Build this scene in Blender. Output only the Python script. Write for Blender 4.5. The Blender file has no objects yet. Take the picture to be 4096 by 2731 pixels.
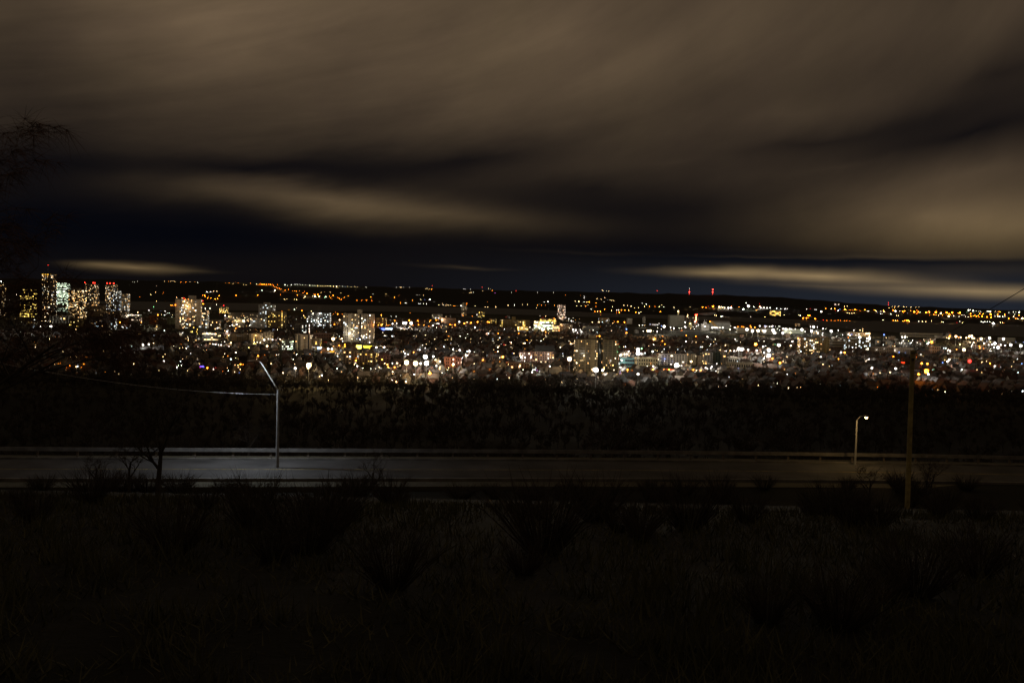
import bpy, math, random
import numpy as np
from mathutils import Matrix, Vector

random.seed(11)
rng = np.random.default_rng(11)
C = bpy.context.scene.collection
SC = bpy.context.scene
R = math.radians

# ------------------------------------------------------------------ camera
F, CX, CY, EYE = 3830.0, 2048.0, 1365.5, 95.0      # focal length and centre in photograph pixels, eye height in metres
PITCH, ROLL = math.atan(183.5 / F), math.atan(0.021)
CAMROT = Matrix.Rotation(math.pi / 2 - PITCH, 3, 'X') @ Matrix.Rotation(ROLL, 3, 'Z')
cam_data = bpy.data.cameras.new('camera')
cam = bpy.data.objects.new('camera', cam_data)
C.objects.link(cam)
cam.matrix_world = Matrix.Translation((0, 0, EYE)) @ CAMROT.to_4x4()
cam_data.sensor_width = 36.0
cam_data.sensor_fit = 'HORIZONTAL'
cam_data.lens = F / 4096 * 36
cam_data.clip_start = 0.2
cam_data.clip_end = 60000
SC.camera = cam

# ------------------------------------------------------------------ world: night cloud lit from below by the city
def yh(px):
    return 1139 + 0.021 * px


world = bpy.data.worlds.new('World')
SC.world = world
world.use_nodes = True
WT = world.node_tree
WT.nodes.clear()


def wn(kind, **kw):
    n = WT.nodes.new(kind)
    for k, v in kw.items():
        setattr(n, k, v)
    return n


def wm(op, a, b=None, c=None, clamp=False):
    n = WT.nodes.new('ShaderNodeMath')
    n.operation = op
    n.use_clamp = clamp
    for i, v in enumerate((a, b, c)):
        if v is None:
            continue
        if isinstance(v, (int, float)):
            n.inputs[i].default_value = v
        else:
            WT.links.new(v, n.inputs[i])
    return n.outputs[0]


tc = wn('ShaderNodeTexCoord')
sep = wn('ShaderNodeSeparateXYZ')
WT.links.new(tc.outputs['Generated'], sep.inputs[0])
DX, DY, DZ = sep.outputs
AZ = wm('ARCTAN2', DX, DY)
EL = wm('ARCSINE', DZ)
U0 = wm('MULTIPLY', AZ, F / 1000)
V0 = wm('MULTIPLY', EL, F / 1000)


VF = wm('SUBTRACT', V0, wm('MULTIPLY', wm('MULTIPLY', wm('ADD', U0, 0.6), wm('MAXIMUM', V0, 0.0)), 0.30))


def wnoise(sx, sy, detail, scale, seed, rough=0.55, dist=0.0):
    cb = wn('ShaderNodeCombineXYZ')
    WT.links.new(wm('MULTIPLY', U0, sx), cb.inputs[0])
    WT.links.new(wm('MULTIPLY', VF, sy), cb.inputs[1])
    cb.inputs[2].default_value = seed
    n = wn('ShaderNodeTexNoise')
    n.inputs['Scale'].default_value = scale
    n.inputs['Detail'].default_value = detail
    n.inputs['Roughness'].default_value = rough
    n.inputs['Distortion'].default_value = dist
    WT.links.new(cb.outputs[0], n.inputs['Vector'])
    return n.outputs['Fac']


# domain warp so that the hand-set cloud banks get torn, uneven borders
wu = wm('MULTIPLY', wm('SUBTRACT', wnoise(0.9, 2.2, 3, 1.5, 3.1), 0.5), 0.34)
wvn = wm('SUBTRACT', wnoise(0.8, 3.0, 4, 1.7, 8.4), 0.5)
vscale = wm('ADD', 0.035, wm('MULTIPLY', wm('MINIMUM', wm('MAXIMUM', V0, 0.0), 1.0), 0.22))
U = wm('ADD', U0, wu)
V = wm('ADD', V0, wm('MULTIPLY', wvn, vscale))


UV = wn('ShaderNodeCombineXYZ')
WT.links.new(U, UV.inputs[0])
WT.links.new(V, UV.inputs[1])


def blob(px, py, sx, sy, tilt, amp, acc):
    """a cloud bank: centre in photograph pixels, half sizes in thousands of pixels, tilt in v per u; adds to acc"""
    mp = wn('ShaderNodeMapping', vector_type='TEXTURE')
    mp.inputs['Location'].default_value = (math.atan((px - CX) / F) * F / 1000, (yh(px) - py) / 1000, 0)
    mp.inputs['Rotation'].default_value = (0, 0, math.atan(tilt))
    mp.inputs['Scale'].default_value = (sx * 2.1, sy * 2.1, 1)
    WT.links.new(UV.outputs[0], mp.inputs['Vector'])
    g = wn('ShaderNodeTexGradient', gradient_type='QUADRATIC_SPHERE')
    WT.links.new(mp.outputs[0], g.inputs['Vector'])
    return wm('MULTIPLY_ADD', g.outputs['Fac'], amp * 1.15, acc)


def ramp(x, lo, hi):
    n = wn('ShaderNodeMapRange')
    n.interpolation_type = 'SMOOTHSTEP'
    n.inputs[1].default_value = lo
    n.inputs[2].default_value = hi
    WT.links.new(x, n.inputs[0])
    return n.outputs[0]


base = wm('ADD', wm('MULTIPLY', ramp(V, 0.18, 0.50), 0.022), wm('MULTIPLY', ramp(V, 0.42, 1.10), 0.050))
banks = [  # px, py, half width, half height, tilt, strength
    (900, 110, 0.80, 0.32, 0.00, 0.030), (1900, 60, 1.2, 0.36, 0.10, 0.012), (2250, 330, 0.60, 0.20, 0.2, 0.016),
    (1300, 820, 0.44, 0.075, -0.10, 0.050), (1750, 866, 0.52, 0.055, -0.05, 0.040), (900, 790, 0.40, 0.06, -0.04, 0.014),
    (520, 1075, 0.17, 0.016, -0.02, 0.110), (380, 1066, 0.10, 0.010, -0.02, 0.04), (760, 1088, 0.12, 0.007, -0.02, 0.02),
    (1850, 1072, 0.16, 0.006, -0.03, 0.022),
    (3700, 900, 0.60, 0.13, 0.04, 0.062), (4080, 950, 0.46, 0.11, 0.02, 0.082), (3900, 760, 0.45, 0.06, 0.10, 0.020),
    (3100, 500, 0.70, 0.07, 0.14, 0.016), (2700, 650, 0.60, 0.06, 0.10, 0.018), (3300, 690, 0.60, 0.05, 0.12, 0.012),
    (2840, 1094, 0.26, 0.017, -0.005, 0.135), (3230, 1102, 0.32, 0.021, -0.02, 0.165), (3500, 1125, 0.3, 0.013, -0.03, 0.06),
    (3880, 1168, 0.40, 0.021, -0.02, 0.125), (4120, 1182, 0.42, 0.022, -0.02, 0.090), (3300, 1143, 0.40, 0.008, -0.02, 0.030),
    (2350, 1010, 0.30, 0.008, 0.0, 0.008), (3000, 1035, 0.35, 0.006, 0.0, 0.014), (3500, 1040, 0.4, 0.008, 0.0, 0.018),
]
dark = [
    (120, 60, 0.32, 0.60, 0.0, -0.030), (350, 720, 0.60, 0.12, 0.0, -0.008), (1000, 695, 0.60, 0.07, 0.04, -0.020), (1900, 640, 0.70, 0.09, 0.08, -0.020),
    (3950, 430, 0.80, 0.17, 0.12, -0.034), (3200, 590, 0.60, 0.04, 0.14, -0.012), (3850, 620, 0.6, 0.07, 0.10, -0.020),
    (2750, 830, 0.5, 0.10, 0.0, -0.010), (2400, 740, 0.35, 0.08, 0.1, -0.012), (3800, 20, 0.8, 0.22, 0.1, -0.034), (650, 930, 0.6, 0.08, 0.0, -0.010),
    (3700, 1060, 0.8, 0.018, -0.01, -0.026), (3000, 1000, 0.7, 0.03, 0, -0.004),
]
s = base
for bk in banks + dark:
    s = blob(*bk, s)
streak = wnoise(0.45, 4.0, 4, 2.0, 1.7, 0.52, 0.6)
soft = wnoise(0.8, 1.6, 3, 1.1, 5.5)
mod = wm('ADD', 0.45, wm('ADD', wm('MULTIPLY', streak, 0.62), wm('MULTIPLY', soft, 0.58)))
s = wm('MAXIMUM', wm('SMOOTH_MAX', wm('MULTIPLY', s, mod), 0.0015, 0.030), 0.0)
s = wm('MAXIMUM', wm('SUBTRACT', s, 0.003), 0.0)
# colour: brown where the cloud catches the city light, blue-black in the gaps near the horizon
cold = wn('ShaderNodeCombineXYZ')
hzg = wm('MULTIPLY', wm('MULTIPLY', ramp(wm('MULTIPLY', V0, -1.0), -0.22, 0.0), ramp(U0, -0.9, 1.6)), 1.0)
WT.links.new(wm('ADD', 0.0016, wm('MULTIPLY', hzg, 0.0095)), cold.inputs[0])
WT.links.new(wm('ADD', 0.0019, wm('MULTIPLY', hzg, 0.0135)), cold.inputs[1])
WT.links.new(wm('ADD', 0.0036, wm('MULTIPLY', hzg, 0.0205)), cold.inputs[2])
mottle = wnoise(2.2, 5.0, 5, 1.6, 12.0, 0.6)
s = wm('MULTIPLY', s, wm('ADD', 0.80, wm('MULTIPLY', mottle, 0.40)))
hue = wnoise(1.1, 1.6, 3, 1.8, 9.0, 0.6)
warm = wn('ShaderNodeCombineXYZ')
low = ramp(V0, 0.10, 0.55)
WT.links.new(wm('MULTIPLY', s, wm('ADD', 1.06, wm('MULTIPLY', hue, 0.10))), warm.inputs[0])
WT.links.new(wm('MULTIPLY', s, wm('ADD', 0.705, wm('MULTIPLY', hue, 0.10))), warm.inputs[1])
WT.links.new(wm('MULTIPLY', s, wm('ADD', 0.335, wm('MULTIPLY', low, 0.09))), warm.inputs[2])
addc = wn('ShaderNodeVectorMath', operation='ADD')
WT.links.new(warm.outputs[0], addc.inputs[0])
WT.links.new(cold.outputs[0], addc.inputs[1])
bg = wn('ShaderNodeBackground')
WT.links.new(addc.outputs[0], bg.inputs['Color'])
bg.inputs['Strength'].default_value = 1.0
wo = wn('ShaderNodeOutputWorld')
WT.links.new(bg.outputs[0], wo.inputs['Surface'])

# ------------------------------------------------------------------ exposure and sampling
SC.view_settings.view_transform = 'Standard'
SC.view_settings.look = 'None'
SC.view_settings.exposure = 0.0
SC.view_settings.gamma = 1.0
SC.cycles.use_denoising = True
SC.cycles.denoiser = 'OPENIMAGEDENOISE'
SC.cycles.denoising_prefilter = 'ACCURATE'
SC.cycles.sample_clamp_direct = 20.0
SC.cycles.use_light_tree = True
SC.cycles.max_bounces = 3
SC.cycles.diffuse_bounces = 1
SC.cycles.glossy_bounces = 2
SC.cycles.sample_clamp_indirect = 1.0
SC.cycles.use_adaptive_sampling = False

# ------------------------------------------------------------------ helpers
MATS = {}


def newmat(name):
    m = bpy.data.materials.new(name)
    m.use_nodes = True
    return m, m.node_tree, m.node_tree.nodes['Principled BSDF']


def wall(col, rough=0.85, var=0.25, scale=0.25):
    """masonry, concrete, wood: base colour broken by soft stains"""
    key = ('w', tuple(col), rough, var, scale)
    if key in MATS:
        return MATS[key]
    m, t, b = newmat('surface')
    tcn = t.nodes.new('ShaderNodeTexCoord')
    n = t.nodes.new('ShaderNodeTexNoise')
    n.inputs['Scale'].default_value = scale
    n.inputs['Detail'].default_value = 5
    r = t.nodes.new('ShaderNodeValToRGB')
    r.color_ramp.elements[0].position = 0.3
    r.color_ramp.elements[1].position = 0.7
    r.color_ramp.elements[0].color = [c * (1 - var) for c in col] + [1]
    r.color_ramp.elements[1].color = [min(1, c * (1 + var)) for c in col] + [1]
    t.links.new(tcn.outputs['Object'], n.inputs['Vector'])
    t.links.new(n.outputs['Fac'], r.inputs[0])
    t.links.new(r.outputs[0], b.inputs['Base Color'])
    b.inputs['Roughness'].default_value = rough
    MATS[key] = m
    return m


def emit(col, L, sample=True):
    key = ('e', tuple(col), L, sample)
    if key in MATS:
        return MATS[key]
    m = bpy.data.materials.new('light')
    m.use_nodes = True
    t = m.node_tree
    t.nodes.clear()
    e = t.nodes.new('ShaderNodeEmission')
    e.inputs[0].default_value = list(col) + [1]
    e.inputs[1].default_value = L
    o = t.nodes.new('ShaderNodeOutputMaterial')
    t.links.new(e.outputs[0], o.inputs[0])
    m.cycles.emission_sampling = 'FRONT_BACK' if sample else 'NONE'
    MATS[key] = m
    return m


def glass():
    if 'glass' not in MATS:
        m, t, b = newmat('window_glass')
        b.inputs['Base Color'].default_value = (0.012, 0.014, 0.018, 1)
        b.inputs['Roughness'].default_value = 0.12
        MATS['glass'] = m
    return MATS['glass']


def metal(col=(0.25, 0.25, 0.26), rough=0.45):
    key = ('m', tuple(col), rough)
    if key not in MATS:
        m, t, b = newmat('painted_metal')
        b.inputs['Base Color'].default_value = list(col) + [1]
        b.inputs['Metallic'].default_value = 0.6
        b.inputs['Roughness'].default_value = rough
        MATS[key] = m
    return MATS[key]


class MB:
    """collects shapes for one mesh"""

    def __init__(s):
        s.v, s.f, s.mi = [], [], []

    def add(s, vs, fs, mi=0):
        o = len(s.v)
        s.v += [tuple(p) for p in vs]
        s.f += [tuple(i + o for i in q) for q in fs]
        s.mi += [mi] * len(fs)
        return s

    def box(s, x0, x1, y0, y1, z0, z1, mi=0):
        vs = [(x, y, z) for z in (z0, z1) for y in (y0, y1) for x in (x0, x1)]
        return s.add(vs, [(0, 2, 3, 1), (4, 5, 7, 6), (0, 1, 5, 4), (2, 6, 7, 3), (0, 4, 6, 2), (1, 3, 7, 5)], mi)

    def gable(s, x0, x1, y0, y1, z0, zr, over=0.0, mi=0, along='y'):
        """a solid pitched roof, ridge along the given axis"""
        x0, x1, y0, y1 = x0 - over, x1 + over, y0 - over, y1 + over
        if along == 'y':
            xm = (x0 + x1) / 2
            vs = [(x0, y0, z0), (x1, y0, z0), (xm, y0, zr), (x0, y1, z0), (x1, y1, z0), (xm, y1, zr)]
            fs = [(0, 1, 2), (3, 5, 4), (0, 2, 5, 3), (1, 4, 5, 2), (0, 3, 4, 1)]
        else:
            ym = (y0 + y1) / 2
            vs = [(x0, y0, z0), (x0, y1, z0), (x0, ym, zr), (x1, y0, z0), (x1, y1, z0), (x1, ym, zr)]
            fs = [(0, 2, 1), (3, 4, 5), (0, 3, 5, 2), (1, 2, 5, 4), (0, 1, 4, 3)]
        return s.add(vs, fs, mi)

    def tube(s, pts, rad, n=6, mi=0, cap=True):
        pts = [Vector(p) for p in pts]
        rr = rad if isinstance(rad, (list, tuple)) else [rad] * len(pts)
        vs, fs = [], []
        for i, p in enumerate(pts):
            d = (pts[min(i + 1, len(pts) - 1)] - pts[max(i - 1, 0)]).normalized()
            a = d.cross(Vector((0, 0, 1)) if abs(d.z) < 0.9 else Vector((1, 0, 0))).normalized()
            b = d.cross(a)
            for k in range(n):
                t = 2 * math.pi * k / n
                vs.append(p + (a * math.cos(t) + b * math.sin(t)) * rr[i])
        for i in range(len(pts) - 1):
            for k in range(n):
                k2 = (k + 1) % n
                fs.append((i * n + k, i * n + k2, (i + 1) * n + k2, (i + 1) * n + k))
        if cap:
            fs.append(tuple(range(n - 1, -1, -1)))
            fs.append(tuple((len(pts) - 1) * n + k for k in range(n)))
        return s.add(vs, fs, mi)

    def ball(s, c, rx, ry, rz, n=6, m=4, mi=0):
        vs, fs = [(c[0], c[1], c[2] + rz)], []
        for j in range(1, m):
            p = math.pi * j / m
            for k in range(n):
                t = 2 * math.pi * k / n
                vs.append((c[0] + rx * math.sin(p) * math.cos(t), c[1] + ry * math.sin(p) * math.sin(t), c[2] + rz * math.cos(p)))
        vs.append((c[0], c[1], c[2] - rz))
        for k in range(n):
            fs.append((0, 1 + k, 1 + (k + 1) % n))
            fs.append((len(vs) - 1, 1 + (m - 2) * n + (k + 1) % n, 1 + (m - 2) * n + k))
        for j in range(m - 2):
            for k in range(n):
                a, b2 = 1 + j * n + k, 1 + j * n + (k + 1) % n
                fs.append((a, a + n, b2 + n, b2))
        return s.add(vs, fs, mi)

    def mesh(s, name, mats=()):
        me = bpy.data.meshes.new(name)
        me.from_pydata(s.v, [], s.f)
        for m in mats:
            me.materials.append(m)
        if len(mats) > 1:
            me.polygons.foreach_set('material_index', s.mi)
        me.update()
        return me

    def build(s, name, mats, parent=None, smooth=False):
        if not isinstance(mats, (list, tuple)):
            mats = [mats]
        me = s.mesh(name, mats)
        if smooth:
            me.polygons.foreach_set('use_smooth', [True] * len(me.polygons))
        return link(name, me, parent)


def link(name, me, parent=None, loc=None, rz=None):
    o = bpy.data.objects.new(name, me)
    C.objects.link(o)
    if parent is not None:
        o.parent = parent
    if loc is not None:
        o.location = loc
    if rz is not None:
        o.rotation_euler = (0, 0, rz)
    return o


def tag(o, label=None, cat=None, group=None, kind=None):
    for k, v in (('label', label), ('category', cat), ('group', group), ('kind', kind)):
        if v:
            o[k] = v
    return o


def glow(parent, loc, r, col, L):
    """the light a lamp gives off: a lamp-sized ball light of radiance L sitting in its glass"""
    ld = bpy.data.lights.new('lamp_light', 'POINT')
    ld.color = [min(1.0, c) for c in col]
    ld.shadow_soft_size = r
    ld.use_soft_falloff = False
    ld.energy = 4 * math.pi ** 2 * r * r * L
    o = bpy.data.objects.new('lamp_light', ld)
    C.objects.link(o)
    o.parent = parent
    o.location = loc
    return o


def paint(o, mat):
    """a material of its own on an object that shares its mesh"""
    o.material_slots[0].link = 'OBJECT'
    o.material_slots[0].material = mat


# ------------------------------------------------------------------ terrain
def it(px, tab):
    return np.interp(px, [a for a, b in tab], [b for a, b in tab])


NEAR_SHORE = [(-800, 4000), (500, 4100), (1000, 4550), (1500, 4950), (2000, 4790), (2500, 4700), (3000, 4300), (3300, 3800),
              (3450, 3300), (3600, 3160), (3900, 3100), (4096, 2980), (5000, 2900)]
FAR_SHORE = [(-800, 6600), (500, 6610), (1000, 7000), (1500, 7065), (2000, 7135), (2500, 5730), (3000, 5350), (3300, 4984), (3600, 5125),
             (4096, 4850), (5000, 4700)]
CREST_Y = [(-800, 1110), (0, 1114), (300, 1114), (600, 1120), (1000, 1130), (1200, 1136), (1400, 1143), (1700, 1150), (2000, 1160), (2500, 1170),
           (3000, 1183), (3150, 1190), (3300, 1203), (3550, 1222), (3800, 1231), (4096, 1241), (5000, 1258)]
SLOPE = [(-60, 94.2), (0, 93.4), (8, 92.3), (25, 89.3), (50, 84.2), (67, 80.6), (83, 80.2), (96, 76), (150, 60), (250, 39), (400, 19), (600, 6.5),
         (820, 0.0), (1000, 0.0)]


def height(X, Y):
    """ground height in metres; Y runs away from the viewer"""
    X, Y = np.asarray(X, float), np.asarray(Y, float)
    rr = np.hypot(X, Y)
    Yd = np.where((Y > 0) & (np.abs(X) < 0.84 * Y), Y, np.where(Y > -rr * 0.2, rr * 0.766, -np.minimum(rr, 60)))
    px = np.clip(CX + F * X / np.maximum(Yd, 1), -800, 5000)
    z = it(Yd, SLOPE)
    bump = np.sin(X * 0.043 + 1.3) * np.sin(Y * 0.037) * 1.5 + np.sin(X * 0.11 + Y * 0.05) * 0.5
    z = z + bump * np.clip((Yd - 95) / 60, 0, 1) * np.clip((700 - Yd) / 200, 0, 1)
    s1, s2 = it(px, NEAR_SHORE), it(px, FAR_SHORE)
    wob = 60 * np.sin(px * 0.013) + 35 * np.sin(px * 0.041 + 1)
    bay = np.minimum(np.clip((Yd - s1 - wob * 0.5) / 60, 0, 1), np.clip((s2 + wob - Yd) / 80, 0, 1))
    z = z - 5.0 * bay
    yc = s2 + 3300 + 300 * np.sin(px * 0.004)
    zc = EYE - (it(px, CREST_Y) - yh(px)) / F * yc + 3 * np.sin(px * 0.031) + 2 * np.sin(px * 0.083)
    t = np.clip((Yd - s2 - wob) / (yc - s2), 0, 1)
    z = z + zc * t ** 1.25 + 4 * np.sin(X * 0.004 + Y * 0.003) * np.clip(t * 4, 0, 1) * (1 - t)
    return z - np.clip((Yd - yc) / 6000, 0, 1) * 60


def ray(px, py):
    return CAMROT @ Vector(((px - CX) / F, (CY - py) / F, -1))


def at_depth(px, py, Y):
    d = ray(px, py)
    k = Y / d.y
    return Vector((d.x * k, Y, EYE + d.z * k))


def project(P):
    q = CAMROT.transposed() @ (Vector(P) - Vector((0, 0, EYE)))
    return CX + F * q.x / -q.z, CY - F * q.y / -q.z


YS = np.concatenate([np.linspace(840, 4000, 1600), np.linspace(4000, 15000, 1400)])


def on_ground(px, py, h=0.0):
    """where the line of sight through a pixel comes within h metres of the ground"""
    d = ray(px, py)
    k = YS / d.y
    z = EYE + d.z * k - height(d.x * k, YS) - h
    i = np.argmax(z < 0)
    if z[i] >= 0:                      # looks over the crest: stand the thing on the crest
        sel = YS > 4500
        i = int(np.argmin(np.where(sel, z, 1e9)))
        return at_depth(px, py, YS[i])
    if i == 0:
        return at_depth(px, py, YS[0])
    f = z[i - 1] / (z[i - 1] - z[i])
    return at_depth(px, py, YS[i - 1] + f * (YS[i] - YS[i - 1]))


def ground_material():
    m, t, b = newmat('ground')
    geo = t.nodes.new('ShaderNodeNewGeometry')
    cols = []
    for sc_, a, bb in ((0.012, (0.022, 0.023, 0.016), (0.055, 0.050, 0.040)), (0.9, (0.025, 0.028, 0.014), (0.062, 0.055, 0.030))):
        n = t.nodes.new('ShaderNodeTexNoise')
        n.inputs['Scale'].default_value = sc_
        n.inputs['Detail'].default_value = 8
        n.inputs['Roughness'].default_value = 0.65
        t.links.new(geo.outputs['Position'], n.inputs['Vector'])
        r = t.nodes.new('ShaderNodeValToRGB')
        r.color_ramp.elements[0].position, r.color_ramp.elements[1].position = 0.35, 0.68
        r.color_ramp.elements[0].color, r.color_ramp.elements[1].color = (*a, 1), (*bb, 1)
        t.links.new(n.outputs['Fac'], r.inputs[0])
        cols.append((r, n))
    mx = t.nodes.new('ShaderNodeMixRGB')
    mx.inputs[0].default_value = 0.5
    t.links.new(cols[0][0].outputs[0], mx.inputs[1])
    t.links.new(cols[1][0].outputs[0], mx.inputs[2])
    sp = t.nodes.new('ShaderNodeSeparateXYZ')      # city plain against the evergreen woods of the far hills
    t.links.new(geo.outputs['Position'], sp.inputs[0])
    mr = t.nodes.new('ShaderNodeMapRange')
    mr.inputs[1].default_value, mr.inputs[2].default_value = 4200, 5200
    t.links.new(sp.outputs[1], mr.inputs[0])
    m2 = t.nodes.new('ShaderNodeMixRGB')
    m2.inputs[2].default_value = (0.012, 0.012, 0.009, 1)
    mr2 = t.nodes.new('ShaderNodeMapRange')       # leaf litter on the near wooded slope
    mr2.inputs[1].default_value, mr2.inputs[2].default_value = 1000, 780
    t.links.new(sp.outputs[1], mr2.inputs[0])
    mxx = t.nodes.new('ShaderNodeMath')
    mxx.operation = 'MAXIMUM'
    t.links.new(mr.outputs[0], mxx.inputs[0])
    t.links.new(mr2.outputs[0], mxx.inputs[1])
    t.links.new(mxx.outputs[0], m2.inputs[0])
    t.links.new(mx.outputs[0], m2.inputs[1])
    t.links.new(m2.outputs[0], b.inputs['Base Color'])
    b.inputs['Roughness'].default_value = 1.0
    b.inputs['Specular IOR Level'].default_value = 0.1
    bp = t.nodes.new('ShaderNodeBump')
    bp.inputs['Strength'].default_value = 0.5
    bp.inputs['Distance'].default_value = 0.15
    t.links.new(cols[1][1].outputs['Fac'], bp.inputs['Height'])
    t.links.new(bp.outputs[0], b.inputs['Normal'])
    return m


def polar_sheet(rings, angs, zfun):
    Rg, A = np.meshgrid(rings, angs, indexing='ij')
    X, Y = Rg * np.sin(A), Rg * np.cos(A)
    Z = zfun(X, Y)
    nr, na = Rg.shape
    vs = np.stack([X, Y, Z], -1).reshape(-1, 3)
    i, j = np.meshgrid(np.arange(nr - 1), np.arange(na), indexing='ij')
    j2 = (j + 1) % na
    fs = np.stack([i * na + j, i * na + j2, (i + 1) * na + j2, (i + 1) * na + j], -1).reshape(-1, 4)[:, ::-1]
    return vs, fs


angs = np.concatenate([np.radians(np.arange(-42, 42, 0.4)), np.radians(np.arange(42, 318, 6))])
rings = np.geomspace(0.5, 17000, 330)
vs, fs = polar_sheet(rings, angs, height)
fs = np.concatenate([fs.reshape(-1)])
me = bpy.data.meshes.new('ground')
me.from_pydata(vs.tolist(), [], fs.reshape(-1, 4).tolist())
me.materials.append(ground_material())
me.polygons.foreach_set('use_smooth', [True] * len(me.polygons))
tag(link('ground', me), 'dark ground of the city plain, the near hillside and the far hills', kind='structure')

wmat, t_, b_ = newmat('bay_water')
b_.inputs['Base Color'].default_value = (0.010, 0.014, 0.018, 1)
b_.inputs['Roughness'].default_value = 0.55
b_.inputs['IOR'].default_value = 1.28
n_ = t_.nodes.new('ShaderNodeTexNoise')
n_.inputs['Scale'].default_value = 0.06
n_.inputs['Detail'].default_value = 4
g_ = t_.nodes.new('ShaderNodeNewGeometry')
t_.links.new(g_.outputs['Position'], n_.inputs['Vector'])
bp_ = t_.nodes.new('ShaderNodeBump')
bp_.inputs['Strength'].default_value = 0.15
bp_.inputs['Distance'].default_value = 0.6
t_.links.new(n_.outputs['Fac'], bp_.inputs['Height'])
t_.links.new(bp_.outputs[0], b_.inputs['Normal'])
wb = MB()
wa = [R(a) for a in range(-48, 49, 4)]
wb.add([(2500 * math.sin(a) / math.cos(a), 2500, -1.2) for a in wa] + [(8200 * math.sin(a) / math.cos(a), 8200, -1.2) for a in wa],
       [(i, i + 1, i + 1 + len(wa), i + len(wa)) for i in range(len(wa) - 1)])
tag(wb.build('water', wmat), 'dark still water of the bay between city and far shore', kind='structure')

# ------------------------------------------------------------------ buildings
PAL = {
    'warm': [(1, .58, .20), (1, .70, .34), (1, .50, .15), (1, .78, .48)],
    'mix': [(1, .66, .30), (1, .84, .60), (.80, .92, 1), (1, .55, .20)],
    'cool': [(.88, 1, .95), (.78, .92, 1), (1, .92, .74)],
    'green': [(.80, 1, .70), (.92, 1, .60), (.95, 1, .80)],
    'yellow': [(1, .66, .14), (1, .72, .24), (1, .58, .10)],
    'pink': [(1, .68, .48), (1, .60, .36), (1, .82, .68)],
}
FOOT = []        # px0, px1, pytop, pybase, front depth, phrase: for lamps, labels and keeping houses off


def win_mesh(w, h):
    key = ('win', round(w, 2), round(h, 2))
    if key not in MATS:
        b = MB()
        b.box(-w / 2, w / 2, -0.10, 0.02, -h / 2, h / 2)
        MATS[key] = b.mesh('window', [glass()])
    return MATS[key]


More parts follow.
